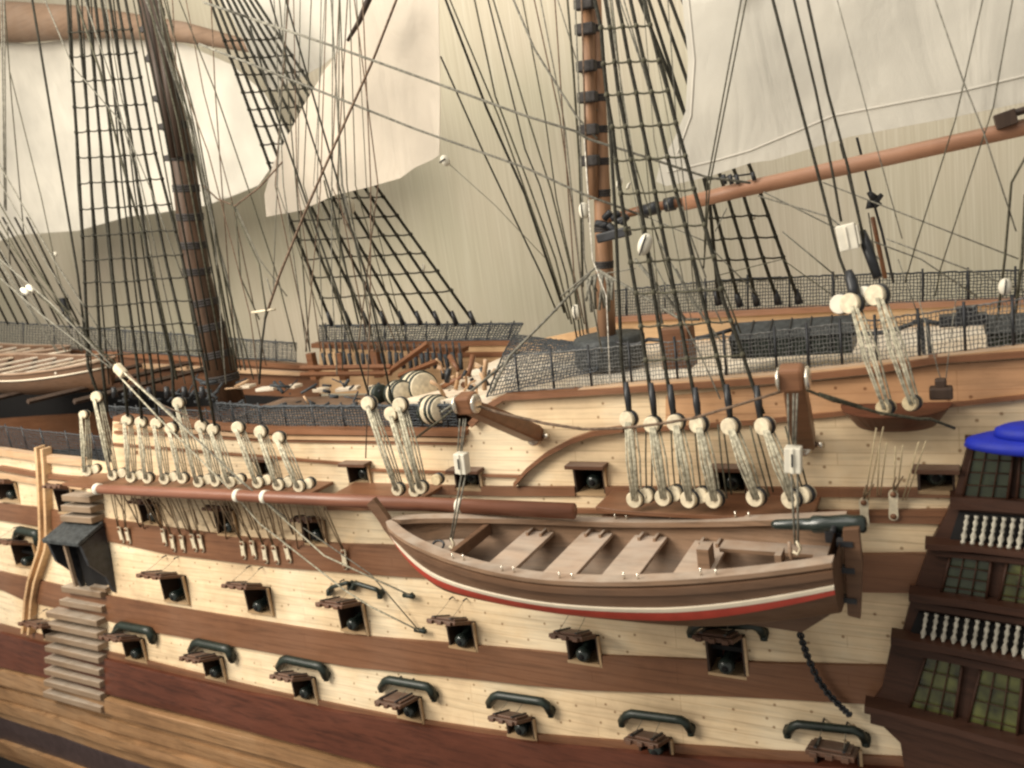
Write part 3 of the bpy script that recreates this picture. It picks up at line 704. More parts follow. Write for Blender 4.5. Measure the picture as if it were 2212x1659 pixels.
# starboard sets seen beyond the masts
st_mz = [[(1378, -10), (1500, 300), (1533, 440), (1553, 658)], [(1398, -10), (1542, 444), (1567, 540), (1599, 662)], [(1420, -10), (1574, 433), (1606, 540), (1636, 660)], [(1444, -10), (1606, 422), (1642, 540), (1682, 657)], [(1470, -10), (1642, 415), (1686, 540), (1727, 655)]]
shroudset(st_mz, [(y, -.05) for y in (478, 526, 572, 617)], (.26, .40, 660), RD, 5, RD, 2.6, 4)
st_mn = [[(x0, -10), (x0+(x1-x0)*.55, 380), (x1, 694)] for x0, x1 in ((440, 715), (455, 752), (468, 790), (480, 830), (492, 870), (505, 910), (518, 947), (530, 985), (545, 1024))]
st_mn = [[(450+i*12, -10), (450+i*12+(715+38.5*i-450-i*12)*.57, 410), (715+38.5*i, 696)] for i in range(9)]
shroudset(st_mn, [(y, -.05) for y in (90, 128, 165, 202, 240, 278, 318, 358, 400, 442, 486, 528, 570, 612, 655)], (.25, .40, 696), RD, 4.4, RD, 2.2, 4)
for i in range(9):
    x = 715+38.5*i; m = MB(); a = V3(x-9, 672, .395); b = V3(x+2, 702, .40); m.tube([a, b], [.0035, .0055], 6); m.build('seizing', BLACK, ship)
for x, y in ((1553, 658), (1599, 662), (1636, 660), (1682, 657), (1727, 655)):
    m = MB(); m.tube([V3(x-8, y-30, .395), V3(x, y, .40)], [.0035, .0065], 6); m.build('seizing', BLACK, ship)
# fore shrouds, lower left corner of the sky
for i in range(9):
    x = -60+i*22; rope('shroud', [(x-90+i*4, 470, .15), (x, 590, .3), (x+55, 700, .40)], 3.6, RD, ship)

# ------------------------------------------------------------------ running ropes, stays (photo lines, each with its own depth)
NROPE = [0]; THIN = MB(); THINM = [RG, RO, RB, RD, RP, RW, BLACK, BROWN2, CREAM]
def R_(pts, w, mat, y0, y1, name='running_rope', **t):
    if name == 'running_rope':
        NROPE[0] += 1
        if w < 3 and NROPE[0] > 60:      # past a hundred ropes the finest ones become one part
            n = len(pts)-1; P = [V3(x, y, y0+(y1-y0)*i/max(1, n)) for i, (x, y) in enumerate(pts)]
            THIN.tube(P, [w*.6*depth(p)/F for p in P], 5, THINM.index(mat)); return
    n = len(pts)-1; rope(name, [(x, y, y0+(y1-y0)*i/max(1, n)) for i, (x, y) in enumerate(pts)], w, mat, ship, 6, **t)
LN = [
 ([(3, -10), (10, 450)], 3, RG, .1, .05), ([(9, -10), (13, 455)], 3, RG, .1, .05), ([(15, 480), (22, 575)], 3, RG, .05, .05), ([(9, -10), (25, 215), (52, 508)], 2.2, RO, .1, .1),
 ([(20, 150), (90, 430), (125, 594), (180, 760)], 2, RO, .1, .05), ([(68, -10), (168, 594), (188, 760)], 4.6, RD, .06, .0), ([(93, -10), (157, 143), (268, 271), (330, 420), (395, 600)], 2.4, RG, .05, .0),
 ([(161, -10), (215, 150), (265, 358), (333, 594), (382, 820)], 4.5, RO, .06, -.01), ([(180, -10), (240, 170), (300, 400), (372, 800)], 2.6, RG, .05, .0), ([(225, -10), (260, 200), (310, 420), (400, 830)], 2.4, RG, .05, .0),
 ([(311, -10), (372, 143), (412, 258), (458, 483), (490, 594), (530, 800)], 3.6, RG, .16, .06), ([(326, -10), (390, 200), (440, 420), (505, 800)], 2.4, RO, .12, .05), ([(358, -10), (430, 322), (475, 560), (548, 820)], 2.6, RO, .15, .05),
 ([(383, -10), (465, 197), (544, 430), (600, 600), (640, 760)], 2.4, RO, .15, .12), ([(455, -10), (465, 200), (476, 358), (494, 594), (512, 790)], 2.2, RB, .15, .1), ([(400, -10), (440, 200), (500, 430), (575, 790)], 2, RB, .15, .1),
 ([(340, -10), (360, 120), (420, 300), (462, 480), (478, 700), (488, 830)], 2.4, RG, .13, .04), ([(372, -10), (380, 140), (450, 330), (540, 680), (560, 830)], 2.2, RB, .13, .04),
 ([(694, -10), (685, 420), (700, 780)], 2, RG, .12, .0), ([(705, -10), (692, 412), (660, 760)], 2, RB, .12, .0), ([(719, -10), (716, 594), (728, 810)], 2.2, RG, .12, .0), ([(733, -10), (731, 420), (740, 800)], 2.2, RO, .12, .0),
 ([(783, -10), (801, 400), (800, 650), (790, 990)], 2.4, RB, .1, -.03), ([(617, -10), (606, 220), (590, 620)], 1.8, RG, .12, .05), ([(581, -10), (626, 143), (676, 304), (712, 412), (750, 594), (775, 700)], 3.4, RD, .12, .05),
 ([(615, -10), (658, 143), (715, 340), (755, 483), (790, 594), (848, 870)], 3.6, RD, .12, -.03), ([(540, 57), (586, 215), (672, 465), (740, 660), (798, 858)], 3.8, RD, .12, -.03), ([(700, 390), (740, 560), (780, 690)], 3.2, RO, .15, .1),
 ([(860, -10), (805, 132), (719, 322), (665, 444), (604, 594), (572, 690)], 4.6, RB, .02, .02), ([(572, 690), (588, 640), (576, 600)], 2.5, RG, .02, .02),
 ([(440, 402), (470, 430), (508, 445), (560, 405), (610, 350)], 3, RB, .1, .1), ([(508, 445), (560, 560), (620, 640)], 2.2, RG, .1, .1), ([(508, 445), (520, 600), (560, 690)], 2.8, RO, .1, .05), ([(500, 440), (560, 570), (576, 680)], 3.2, RO, .1, .0),
 ([(576, 665), (566, 740), (560, 830)], 4, RD, .02, .0), ([(545, 675), (594, 668)], 5, CREAM, .02, .02), ([(594, 600), (585, 655)], 2, RG, .02, .02),
 ([(540, 39), (712, 97), (951, 183), (1134, 250), (1242, 283), (1270, 300), (1388, 337), (1528, 383), (1622, 395)], 5, RG, .0, .1, 'stay'), ([(440, 5), (540, 39)], 5, RG, -.02, .0, 'stay'),
 ([(430, 95), (572, 150), (719, 208), (898, 279), (1134, 362), (1259, 419), (1400, 470)], 4.6, RG, .0, .1, 'stay'), ([(1400, 470), (1520, 520), (1640, 640)], 2.6, RG, .1, .1),
 ([(952, 122), (1041, 322), (1134, 519), (1170, 594), (1202, 672)], 3.2, RD, .3, .36), ([(959, -10), (1013, 132), (1052, 236), (1134, 420), (1220, 676)], 4.6, RD, .3, .36), ([(968, -10), (1077, 251), (1113, 351), (1180, 540), (1228, 690)], 3, RO, .3, .36),
 ([(1023, -10), (1070, 208), (1134, 376), (1200, 560), (1235, 700)], 3.2, RO, .3, .36), ([(1052, -10), (1134, 322), (1166, 400), (1223, 594), (1246, 730)], 3, RD, .3, .3), ([(1063, -10), (1134, 233), (1190, 410), (1238, 600), (1254, 730)], 3.2, RO, .3, .3),
 ([(1105, -10), (1155, 107), (1245, 251), (1290, 300)], 4, RG, .18, .18), ([(1127, -10), (1177, 251), (1202, 430), (1238, 594), (1262, 730)], 2.6, RO, .2, .25), ([(1152, -10), (1209, 251), (1238, 465), (1268, 720)], 2.6, RB, .2, .25),
 ([(1166, -10), (1220, 270), (1250, 560), (1272, 725)], 2.4, RG, .2, .25), ([(1198, -10), (1212, 197), (1240, 594), (1262, 700)], 2.6, RB, .2, .22), ([(1225, -10), (1238, 143), (1252, 358), (1259, 620)], 4.4, RO, .19, .19), ([(1202, -10), (1242, 120), (1290, 240)], 2.4, RG, .2, .2),
 ([(1242, -10), (1252, 250), (1262, 560), (1300, 760)], 3, RG, .17, .15), ([(1256, 0), (1262, 200), (1272, 480)], 3, RB, .17, .17), ([(1262, 300), (1280, 560), (1310, 640), (1318, 830)], 2, RW, .1, .02),
 ([(1442, -10), (1460, 250), (1480, 420), (1500, 640)], 2.2, RG, .1, .05), ([(1603, -10), (1571, 161), (1527, 400), (1522, 540)], 3, RO, .05, .05), ([(1614, -10), (1580, 161), (1533, 400), (1520, 580)], 3, RO, .05, .05),
 ([(1335, -10), (1420, 240), (1470, 450), (1525, 600)], 3, RG, .1, .02), ([(1345, -10), (1440, 330), (1510, 594), (1560, 700)], 3, RG, .1, .0), ([(1398, 540), (1470, 680), (1524, 790), (1556, 862)], 3, RG, .05, -.02), ([(1385, -10), (1435, 150), (1500, 420), (1540, 560), (1600, 720)], 3.4, RO, .1, .0),
 ([(1460, 580), (1540, 720), (1560, 800)], 3, RG, .04, .0), ([(1423, 520), (1500, 660), (1560, 740)], 3.2, RG, .05, .0), ([(1372, 560), (1480, 690)], 6, RG, .05, .03), ([(1312, 590), (1372, 560+20)], 3, RG, .1, .05),
 ([(1290, 582), (1390, 640), (1470, 690), (1510, 690)], 5.5, RG, .1, .05, 'stay'), ([(1275, 590), (1180, 690), (1100, 770), (1060, 850)], 5, RG, .1, .0, 'stay'), ([(1212, 640), (1290, 575)], 4, RG, .1, .1),
 ([(1667, -10), (1727, 222), (1770, 387), (1813, 555), (1830, 600)], 6, RD, .1, .01, 'stay'), ([(1713, -10), (1763, 200), (1799, 376), (1817, 478)], 5, RD, .1, .04, 'stay'), ([(1742, -10), (1788, 200), (1831, 358), (1860, 490), (1886, 590)], 5.5, RD, .1, .03, 'stay'),
 ([(1816, 310), (1848, 440), (1862, 500)], 5, BLACK, .24, .2), ([(1851, 297), (1885, 430), (1905, 500), (1930, 610)], 5, BLACK, .26, .3), ([(1885, 470), (1912, 600)], 8, BROWN2, .3, .34), ([(1876, 460), (1895, 590)], 3, RG, .3, .34),
 ([(1806, -10), (1849, 150), (1885, 286), (1949, 516)], 2, RG, .05, .05), ([(2017, -10), (2082, 179), (2125, 286), (2195, 500)], 2.6, RG, .05, .05), ([(2125, -10), (2064, 258), (1978, 530), (1955, 610)], 2.4, RO, .05, .1), ([(2189, -10), (2146, 230), (2090, 400), (2032, 580), (2020, 640)], 2.4, RO, .05, .1),
 ([(1638, 423), (1792, 469), (1900, 560)], 3, RG, .2, .1), ([(1778, 394), (1906, 444), (2200, 559)], 2.8, RG, .2, .1), ([(1914, 516), (2085, 580), (2240, 640)], 3, RG, .1, .1), ([(1650, 415), (1800, 490), (1990, 560), (2110, 640)], 2.8, RG, .2, .2), ([(1690, 500), (1810, 600)], 2.8, RG, .2, .2),
 ([(2215, 340), (2185, 395), (2171, 555), (2155, 690)], 4.5, RO, .0, .1), ([(2215, 420), (2208, 560), (2190, 700)], 6, RO, .05, .08), ([(1985, 647), (2028, 805), (2043, 850)], 1.8, RG, .0, -.01), ([(2070, 610), (2052, 740), (2040, 850)], 1.8, RG, .02, -.01),
 ([(1940, 560), (1990, 700)], 2, RG, .1, .1), ([(1545, 500), (1570, 450)], 2.4, RG, .2, .2), ([(1550, 595), (1690, 560), (1870, 690), (1960, 700)], 2, RO, .2, .1),
 ([(0, 560), (110, 655), (250, 798)], 3.4, RG, .0, -.06), ([(0, 600), (90, 680), (240, 795)], 3, RG, .0, -.06), ([(75, 630), (130, 680), (255, 790)], 3, RO, .0, -.05), ([(60, 560), (120, 640), (200, 740)], 2.4, RO, .0, -.02), ([(0, 500), (60, 580), (125, 660)], 2.4, RO, .0, -.02),
 ([(258, 796), (350, 880), (512, 1030), (590, 1100), (700, 1200), (884, 1285)], 3.2, RP, -.085, -.035), ([(246, 800), (340, 900), (500, 1060), (560, 1130), (745, 1275), (800, 1310), (905, 1362)], 3, RP, -.085, -.02), ([(270, 800), (340, 870), (420, 905), (445, 890)], 2.8, RB, -.06, -.03), ([(655, 1140), (800, 1240), (905, 1362)], 2.4, RG, -.02, -.01), ([(262, 800), (345, 870), (520, 1040), (620, 1120)], 2.6, RG, -.08, -.07),
]
for x0, x1, x2, w in ((296, 352, 452, 4), (304, 368, 470, 3), (318, 384, 486, 4), (330, 396, 500, 3), (342, 410, 512, 4), (352, 424, 520, 3), (286, 338, 436, 3)):
    LN.append(([(x0, -10), (x1, 260), (x2, 800)], w, random.choice([RD, RO]), .15, .05))
for x0, x1, w in ((152, 200, 3), (176, 236, 3), (196, 262, 3), (226, 318, 3.2), (244, 350, 3)):
    LN.append(([(x0, -10), ((x0+x1)/2-8, 400), (x1, 830)], w, RD, .09, .0))
for e in LN: R_(*e)
# extra faint thin lines of the rigging
for i in range(16):
    x = random.uniform(560, 800); R_([(x, -10), (x+random.uniform(-30, 60), 400), (x+random.uniform(-10, 130), 760)], random.uniform(1.5, 2.6), random.choice([RG, RO, RB]), .14, .1)
for i in range(8):
    x = random.uniform(1300, 1420); R_([(x, -10), (x+random.uniform(20, 60), 300), (x+random.uniform(90, 160), 700)], random.uniform(1.5, 2.6), random.choice([RG, RO]), .12, .03)
for i in range(7):
    x = random.uniform(-20, 120); R_([(x-120, 350), (x, 560), (x+130, 760)], random.uniform(1.8, 2.8), random.choice([RG, RO]), .05, .0)

R_([(962, 347), (1070, 444), (1180, 560)], 1.4, RG, .2, .3)
THIN.build('fine_rigging_lines', THINM, ship, kind='stuff', label='the many finest grey and brown lines of the rigging')
# white blocks in the rigging
def block(px, py, y, L, wd, ang, name='block', mat=WHITE, **t):
    c = V3(px, py, y); k = depth(c)/F; R = Matrix.Rotation(ang, 3, 'Y'); m = MB(); L *= k; wd *= k
    prof = []; n = 8
    for i in range(n+1):
        a = i/n; prof.append((-L/2+L*a, wd/2*(.42+.58*math.sin(math.pi*a)**.6)))
    m.lathe(prof, c, R@Vector((0, 0, 1)), 14); o = m.build(name, mat, ship, **t)
    m = MB(); m.tube([c+R@Vector((0, -wd*.44, L*.5)), c+R@Vector((0, -wd*.56, 0)), c+R@Vector((0, -wd*.44, -L*.5))], wd*.06, 5); m.build('strop', BLACK, o)
for a in ((1261, 455, .15, 34, 22, 0), (1393, 528, .0, 46, 30, .45), (1338, 394, .1, 24, 14, .3), (1358, 402, .1, 16, 8, .6), (1430, 384, .25, 20, 16, 1.0), (1626, 468, .38, 14, 14, 0), (1246, 674, .3, 32, 22, 0), (2171, 619, .05, 34, 26, .1), (66, 624, -.02, 24, 16, -.9), (54, 630, -.03, 24, 15, -.9),
          (754, 445, .3, 34, 26, 0), (748, 470, .32, 26, 16, .3), (915, 578, .36, 16, 7, .2), (119, 549, .3, 10, 10, 0), (962, 347, .2, 16, 26, 1.2), (1275, 632, .19, 14, 10, 0)):
    block(*a)
m = MB(); c = V3(1831, 512, .035); R = YR(-.12); m.box(c, (.018, .014, .026), R); m.box(c+R@Vector((.0105, 0, 0)), (.002, .012, .020), R); m.box(c+R@Vector((0, -.0075, 0)), (.0022, .002, .022), R); m.build('block', WHITE, ship, bevel=.002, label='square cream block on the aft backstay')
m = MB(); c = V3(260, 800, -.082); R = YR(-.75); m.box(c, (.013, .012, .022), R); m.build('block', CREAM, ship, bevel=.003, label='cream block on the diagonal guy ropes')
m = MB(); a = V3(1833, 585, .01); b = V3(1848, 640, .0); m.tube([a, a.lerp(b, .3), a.lerp(b, .7), b], [.0035, .0055, .006, .005], 10); m.build('seizing', BLACK, ship)
m = MB(); a = V3(1862, 500, .05); b = V3(1896, 600, .03); m.tube([a, a.lerp(b, .3), b], [.004, .0055, .0045], 10); m.build('seizing', BLACK, ship)
m = MB(); 
for dx, dy in ((0, 0), (12, 6), (-6, 10), (4, -10)): a = V3(1886+dx, 440+dy, .27); m.tube([a, a+Vector((.012*random.uniform(-1, 1), 0, .01))], [.006, .003], 6)
m.build('rope_knot', BLACK, ship)
m = MB()
for k in range(12):
    a = V3(1268+k*5, 588+abs(6-k)*2, .15); m.tube([a, a+Vector((random.uniform(-.012, .012), random.uniform(-.01, .01), random.uniform(-.05, -.02)))], .0022, 5)
m.build('rope_coil', RG, ship, label='grey rope tails hanging at the foot of the mizzen mast')

# ------------------------------------------------------------------ boom and yard
def spar(name, pts, w, mat, y, parent=ship, n=20, **t):
    P = [V3(a, b, yy) for (a, b), yy in zip(pts, y)]; r = [w[i]/2*depth(P[i])/F for i in range(len(P))]; m = MB(); m.tube(P, r, n); return m.build(name, mat, parent, **t)
bo = spar('boom', [(1478, 440), (1600, 410), (1850, 355), (2212, 275), (2420, 228)], (30, 33, 35, 36, 32), BOOM, (.21,)*5, label='long pinkish brown boom slanting up to the right')
spar('boom_neck', [(1295, 478), (1390, 452), (1500, 432)], (16, 19, 20), BROWN2, (.21, .21, .21), bo)
spar('boom_collar', [(1392, 455), (1424, 447)], (27, 29), BLACK, (.21, .21), bo); spar('boom_collar', [(1437, 443), (1458, 439)], (30, 30), BLACK, (.21, .21), bo)
m = MB(); c = V3(1318, 490, .19)
for k in range(7):
    a = V3(1286+k*9, 478+random.uniform(-6, 16), .18); m.tube([a, a+Vector((.012, 0, random.uniform(-.012, .012)))], .0055, 6)
m.box(V3(1326, 507, .18), (.045, .02, .013), YR(-.1)); m.build('boom_jaws', BLACK, bo, bevel=.002)
m = MB()
for x in (1562, 1576, 1590, 1625):
    a = V3(x, 385, .20); b = V3(x+5, 398 if x < 1600 else 390, .20); a = V3(x, 372 if x > 1600 else 377, .20); m.tube([a, b], .0028, 6)
m.tube([V3(1530, 388, .20), V3(1628, 375, .20)], .0012, 5); m.build('boom_cleats', BLACK, bo)
m = MB(); m.box(V3(2172, 258, .20), (.02, .02, .016), YR(-.2)); m.tube([V3(2166, 252, .2), V3(2240, 230, .2)], .0045, 6); m.build('boom_sheave', MASTD, bo, bevel=.001)
spar('yard', [(-120, 44), (40, 48), (200, 48), (400, 70), (530, 98), (600, 114)], (88, 82, 62, 42, 26, 18), wood('far_yard_wood', (.20, .14, .10), .15, .75), (.46, .46, .46, .46, .46, .46), label='brown yard crossing behind the main shrouds')
spar('small_spar', [(751, 88), (775, 48), (800, -10)], (7, 11, 15), MASTD, (.16, .16, .16)); 

# ------------------------------------------------------------------ sails: top-level things lashed to yards out of the picture
def sail(px, y, mat, amp, label, seed=0, grid=.028, slope=0, hem=None):
    pts = [(lambda p: (p[0], p[2]))(onY(a, b, y)) for a, b in px]
    # refine outline
    o = []
    for (x0, y0), (x1, y1) in zip(pts, pts[1:]+pts[:1]):
        n = max(1, int(math.hypot(x1-x0, y1-y0)/grid)); o += [(x0+(x1-x0)*i/n, y0+(y1-y0)*i/n) for i in range(n)]
    P, T = sheet(o, (), grid); cx = sum(p[0] for p in o)/len(o); cz = sum(p[1] for p in o)/len(o)
    def dy(x, z):
        return .62*amp*(math.sin(9*(x-cx)+3*(z-cz)+seed)*.5+math.sin(23*(z-cz)-15*(x-cx)+seed*2)*.22+math.sin(41*(x-cx)+11*(z-cz)+seed)*.08)
    m = MB(); n = len(P); t = .0009
    vs = [(p[0], y+dy(*p)-t/2, p[1]) for p in P]+[(p[0], y+dy(*p)+t/2, p[1]) for p in P]; fs = [tuple(q) for q in T]+[tuple(i+n for i in reversed(q)) for q in T]
    cnt = set((a, b) for q in T for a, b in zip(q, list(q[1:])+[q[0]])); m.add(vs, fs, 0, True)
    for a, b in cnt:
        if (b, a) not in cnt: m.add([vs[a], vs[b], vs[b+n], vs[a+n]], [(0, 1, 2, 3)])
    s = m.build('sail', mat, None, label=label, category='sail', group='white cloth sails of the ship model')
    for hx, w in (hem or []):
        m = MB(); Q = []
        for (a, b), (c, d) in zip(hx, hx[1:]):
            for k in range(8): Q.append(onY(a+(c-a)*k/8, b+(d-b)*k/8, y))
        Q.append(onY(*hx[-1], y)); vs = []
        for i, p in enumerate(Q):
            a = Q[max(0, i-1)]; b = Q[min(len(Q)-1, i+1)]; d = np.array([b[0]-a[0], b[2]-a[2]]); d /= np.linalg.norm(d); nn = np.array([-d[1], d[0]])*w/2
            for s_ in (-1, 1):
                x = p[0]+s_*nn[0]; z = p[2]+s_*nn[1]; vs += [(x, y+dy(x, z)-.0014, z), (x, y+dy(x, z)-.0003, z)]
        fs = []
        for i in range(len(Q)-1):
            k = i*4; l = k+4; fs += [(k, k+2, l+2, l), (k, l, l+1, k+1), (k+2, k+3, l+3, l+2)]
        m.add(vs, fs, 0, True); m.build('hem_seam', HEM, s)
    return s
sail([(-80, 75), (60, 95), (180, 80), (400, 95), (500, 140), (570, 200), (625, 300), (560, 400), (500, 425), (448, 444), (330, 462), (272, 468), (172, 498), (43, 507), (-60, 540)], .50, SAILW, .014, 'white sail at the far left, behind the main shrouds and the thick mast', 1)
sail([(798, -20), (952, -20), (951, 150), (949, 335), (934, 345), (895, 362), (862, 385), (790, 405), (719, 422), (650, 455), (579, 468), (574, 420), (590, 355), (616, 300), (655, 225), (698, 150), (755, 79)], .23, SAIL, .012, 'cream triangular sail left of the middle with a straight right edge', 2)
sail([(470, -20), (820, -20), (760, 90), (700, 140), (640, 172), (583, 197), (548, 140)], .34, SAILW, .012, 'pale sail at the top behind the sail with the straight right edge', 3)
sail([(1470, -20), (1486, 130), (1480, 240), (1455, 300), (1425, 350), (1415, 392), (1438, 402), (1528, 382), (1620, 352), (1668, 346), (1835, 296), (2050, 256), (2212, 222), (2460, 180), (2460, -20)], .21, SAILW, .016, 'large white sail at the upper right above the slanting boom', 4,
     hem=[([(1440, 372), (1550, 345), (1620, 325), (1800, 250), (2067, 200), (2212, 165), (2440, 120)], .0024), ([(1484, -20), (1500, 130), (1492, 250), (1462, 330)], .0024)])
# ------------------------------------------------------------------ the boat hung at the quarter
boat = empty('ships_boat', (-.355, -.12, .069), label='brown rowing boat with a red and white stripe, hanging from two davits beside the hull', category='boat'); WORLD_THINGS.append(boat)
BX0, BX1, BYC = -.622, -.098, -.12
def bhalf(u): return .080*(math.sin(math.pi/2*min(1, u/.52))**.62 if u < .52 else 1-.30*((u-.52)/.48)**2.0)
def bsheer(u): return .150+.018*(1-u/.5)**2*(u < .5)+.030*max(0, (u-.45)/.55)**1.7
def bkeel(u): return .092+.074*max(0, 1-u/.20)**2.0+.026*max(0, (u-.72)/.28)**1.5
def bpt(u, w, side, inset=0.):
    hb = bhalf(u)-inset; zs = bsheer(u); zk = bkeel(u)+inset
    y = hb*math.sin(math.pi/2*w)**.70; z = zk+(zs-zk)*(1-math.cos(math.pi/2*w)**.95)
    x = BX0+(BX1-BX0)*u-.020*(1-u)**6*0
    return Vector((x, BYC+side*max(0, y), z))
NU, NW = 40, 14
US = [0.004+.996*i/NU for i in range(NU+1)]
def shell(inset, name, mat, parent):
    m = MB()
    for side in (-1, 1):
        vs = [bpt(u, j/NW, side, inset) for u in US for j in range(NW+1)]
        m.add(vs, [(i*(NW+1)+j, (i+1)*(NW+1)+j, (i+1)*(NW+1)+j+1, i*(NW+1)+j+1) for i in range(NU) for j in range(NW)], 0, True)
    if inset == 0:
        vs = [bpt(1, j/NW, -1) for j in range(NW+1)]+[bpt(1, j/NW, 1) for j in reversed(range(NW+1))]
        m.add(vs, [tuple(range(len(vs)))]); m.add([v-Vector((.007, 0, 0)) for v in vs], [tuple(range(len(vs)))[::-1]], 0)
    return m.build(name, mat, parent)
shell(0, 'hull', BOATW, boat); shell(.0045, 'inner_planking', BOATI, boat)
def wz(u, zf):
    # w giving a height fraction zf
    return math.acos(max(0, 1-zf)**(1/.95))/(math.pi/2)
def stripe(name, f0, f1, mat, off, label=None, u0=.0, u1=1.0):
    m = MB()
    for side in (-1, 1):
        vs = []
        for i in range(NU+1):
            u = max(.004, u0+(u1-u0)*i/NU)
            for k in range(5):
                f = f0(u)+(f1(u)-f0(u))*k/4; p = bpt(u, wz(u, f), side); vs.append(p+Vector((-.0006*(1-u), side*off, -off*.3)))
            for k in (4, 0):
                f = (f0(u), 0, 0, 0, f1(u))[k]; vs.append(bpt(u, wz(u, f), side))
        n = 7
        fs = []
        for i in range(NU):
            a = i*n; b = a+n
            for k in range(4): fs.append((a+k, b+k, b+k+1, a+k+1))
            fs += [(a+4, b+4, b+5, a+5), (a+6, b+6, b, a)]
        m.add(vs, fs, 0, False)
    o = m.build(name, mat, boat); 
    if label: o['label'] = label
fr_ = lambda a, b: (lambda u: a+(b-a)*max(0, 1-u/.25)**1.5*1.0)
fs_ = lambda a, b, c: (lambda u: a+(b-a)*max(0, 1-u/.25)**1.5+c*max(0, (u-.55)/.45)**1.5)
stripe('red_stripe', fs_(.31, .54, .26), fs_(.52, .74, .14), REDP, .0016, 'red painted band low along the boat'); stripe('white_stripe', fs_(.52, .74, .14), fs_(.59, .80, .13), WLINE, .0020, 'thin white line above the red band')
stripe('rubbing_strake', lambda u: .86, lambda u: .97, BOATW, .003)
m = MB()
for side in (-1, 1):
    A = [bpt(u, 1, side) for u in US]; vs = []
    for i, p in enumerate(A):
        inn = Vector((p.x, BYC+side*max(0.0, abs(p.y-BYC)-.0135), p.z)); vs += [p+Vector((0, side*.003, .0005)), p+Vector((0, side*.003, .005)), inn+Vector((0, 0, .005)), inn+Vector((0, 0, -.001))]
    fs = [(i*4+a, (i+1)*4+a, (i+1)*4+(a+1) % 4, i*4+(a+1) % 4) for i in range(NU) for a in range(4)]
    m.add(vs, fs+[(0, 1, 2, 3), (NU*4+3, NU*4+2, NU*4+1, NU*4)])
build_parts(m, 'gunwale', BOATI, boat)
m = MB(); # stem post and keel
pts = []
for i in range(11):
    u = i/10*.30; pts.append(Vector((BX0+(BX1-BX0)*u, BYC, bkeel(max(u, .0)))))
path = [Vector((BX0-.020, BYC, .197)), Vector((BX0-.011, BYC, .184)), Vector((BX0-.004, BYC, .174))]+[p+Vector((0, 0, -.001)) for p in pts]+[Vector((BX0+(BX1-BX0)*.6, BYC, .090)), Vector((BX1-.06, BYC, .094)), Vector((BX1-.005, BYC, .116))]
vs = []
for i, p in enumerate(path):
    a = path[max(0, i-1)]; b = path[min(len(path)-1, i+1)]; d = (b-a).normalized(); nrm = Vector((-d.z, 0, d.x)); 
    if nrm.z > 0: nrm = -nrm
    h = .014 if i < 12 else .004
    for s_ in (-1, 1): vs += [p-nrm*.006+Vector((0, s_*.0035, 0)), p+nrm*h*.7+Vector((0, s_*.0028, 0))]
fs = []
for i in range(len(path)-1):
    k = i*4; l = k+4; fs += [(k, l, l+1, k+1), (k+2, k+3, l+3, l+2), (k+1, l+1, l+3, k+3), (k, k+2, l+2, l)]
fs += [(0, 1, 3, 2), tuple((len(path)-1)*4+a for a in (0, 2, 3, 1))]
m.add(vs, fs); m.build('stem_and_keel', BOATW, boat)
m = MB(); m.add([(BX1-.19, BYC-.004, .090), (BX1-.19, BYC+.004, .090), (BX1-.04, BYC+.004, .084), (BX1-.04, BYC-.004, .084), (BX1-.014, BYC-.004, .105), (BX1-.014, BYC+.004, .105)], [(0, 3, 4), (1, 5, 2), (0, 1, 2, 3), (3, 2, 5, 4), (0, 4, 5, 1)]); m.build('skeg', BOATW, boat)
BOATT = wood('worn_thwart_wood', (.40, .30, .23), .3, .8, dust=.5)
def thwart(u, wd, z=.138, name='thwart', ang=0.0, gap=0.0, mat=BOATT, side=(-1, 1)):
    hb = bhalf(u)-.008; x = BX0+(BX1-BX0)*u; m = MB()
    m.box((x, BYC+(side[0]+side[1])*hb/2, z), (wd, hb*(side[1]-side[0]), .0045), Matrix.Rotation(ang, 3, 'Z')); return m.build(name, mat, boat, bevel=.0006)
for u in (.335, .475, .60, .735): thwart(u, .038)
# bow sheets, floor boards, stern bench, knees, oar crutches
m = MB(); n = 8; vs = []
for i in range(n+1):
    u = .05+.16*i/n; hb = bhalf(u)*.72-.004; x = BX0+(BX1-BX0)*u; vs += [(x, BYC-hb, .138), (x, BYC+hb, .138), (x, BYC-hb, .135), (x, BYC+hb, .135)]
fs = []
for i in range(n):
    k = i*4; l = k+4; fs += [(k, k+1, l+1, l), (k+2, l+2, l+3, k+3)]
fs += [(n*4, n*4+1, n*4+3, n*4+2)]; m.add(vs, fs); m.build('bow_platform', BOATI, boat)
m = MB(); m.box((BX0+.52*.215, BYC, .146), (.008, .104, .014), Matrix.Rotation(.0, 3, 'Z')); m.build('breast_beam', BOATW, boat, bevel=.001)
m = MB()
for k in range(-3, 4): m.box((-.36, BYC+k*.0105, .104), (.33-.02*abs(k), .0092, .003))
build_parts(m, 'floor_board', BOATI, boat)
m = MB()
for s_ in (-1, 1): m.box((BX1-.065, BYC+s_*.036, .150), (.11, .022, .0045))
m.box((BX1-.016, BYC, .152), (.024, .080, .0045)); m.build('stern_bench', BOATI, boat, bevel=.0006)
m = MB()
for u in (.335, .475, .60, .735):
    for s_ in (-1, 1):
        for dx in (-.009, .009): m.box((BX0+(BX1-BX0)*u+dx, BYC+s_*(bhalf(u)-.016), .140), (.003, .016, .009))
build_parts(m, 'thwart_knee', BOATI, boat)
m = MB()
for s_ in (-1, 1):
    for u in (.27, .40, .53, .66, .80):
        for d in (-.007, .007):
            p = bpt(u, 1, s_)+Vector((d, -s_*.003, .004)); m.tube([p, p+Vector((0, 0, .0075))], [.0013, .0009], 5)
build_parts(m, 'oar_pin', BRASS, boat)
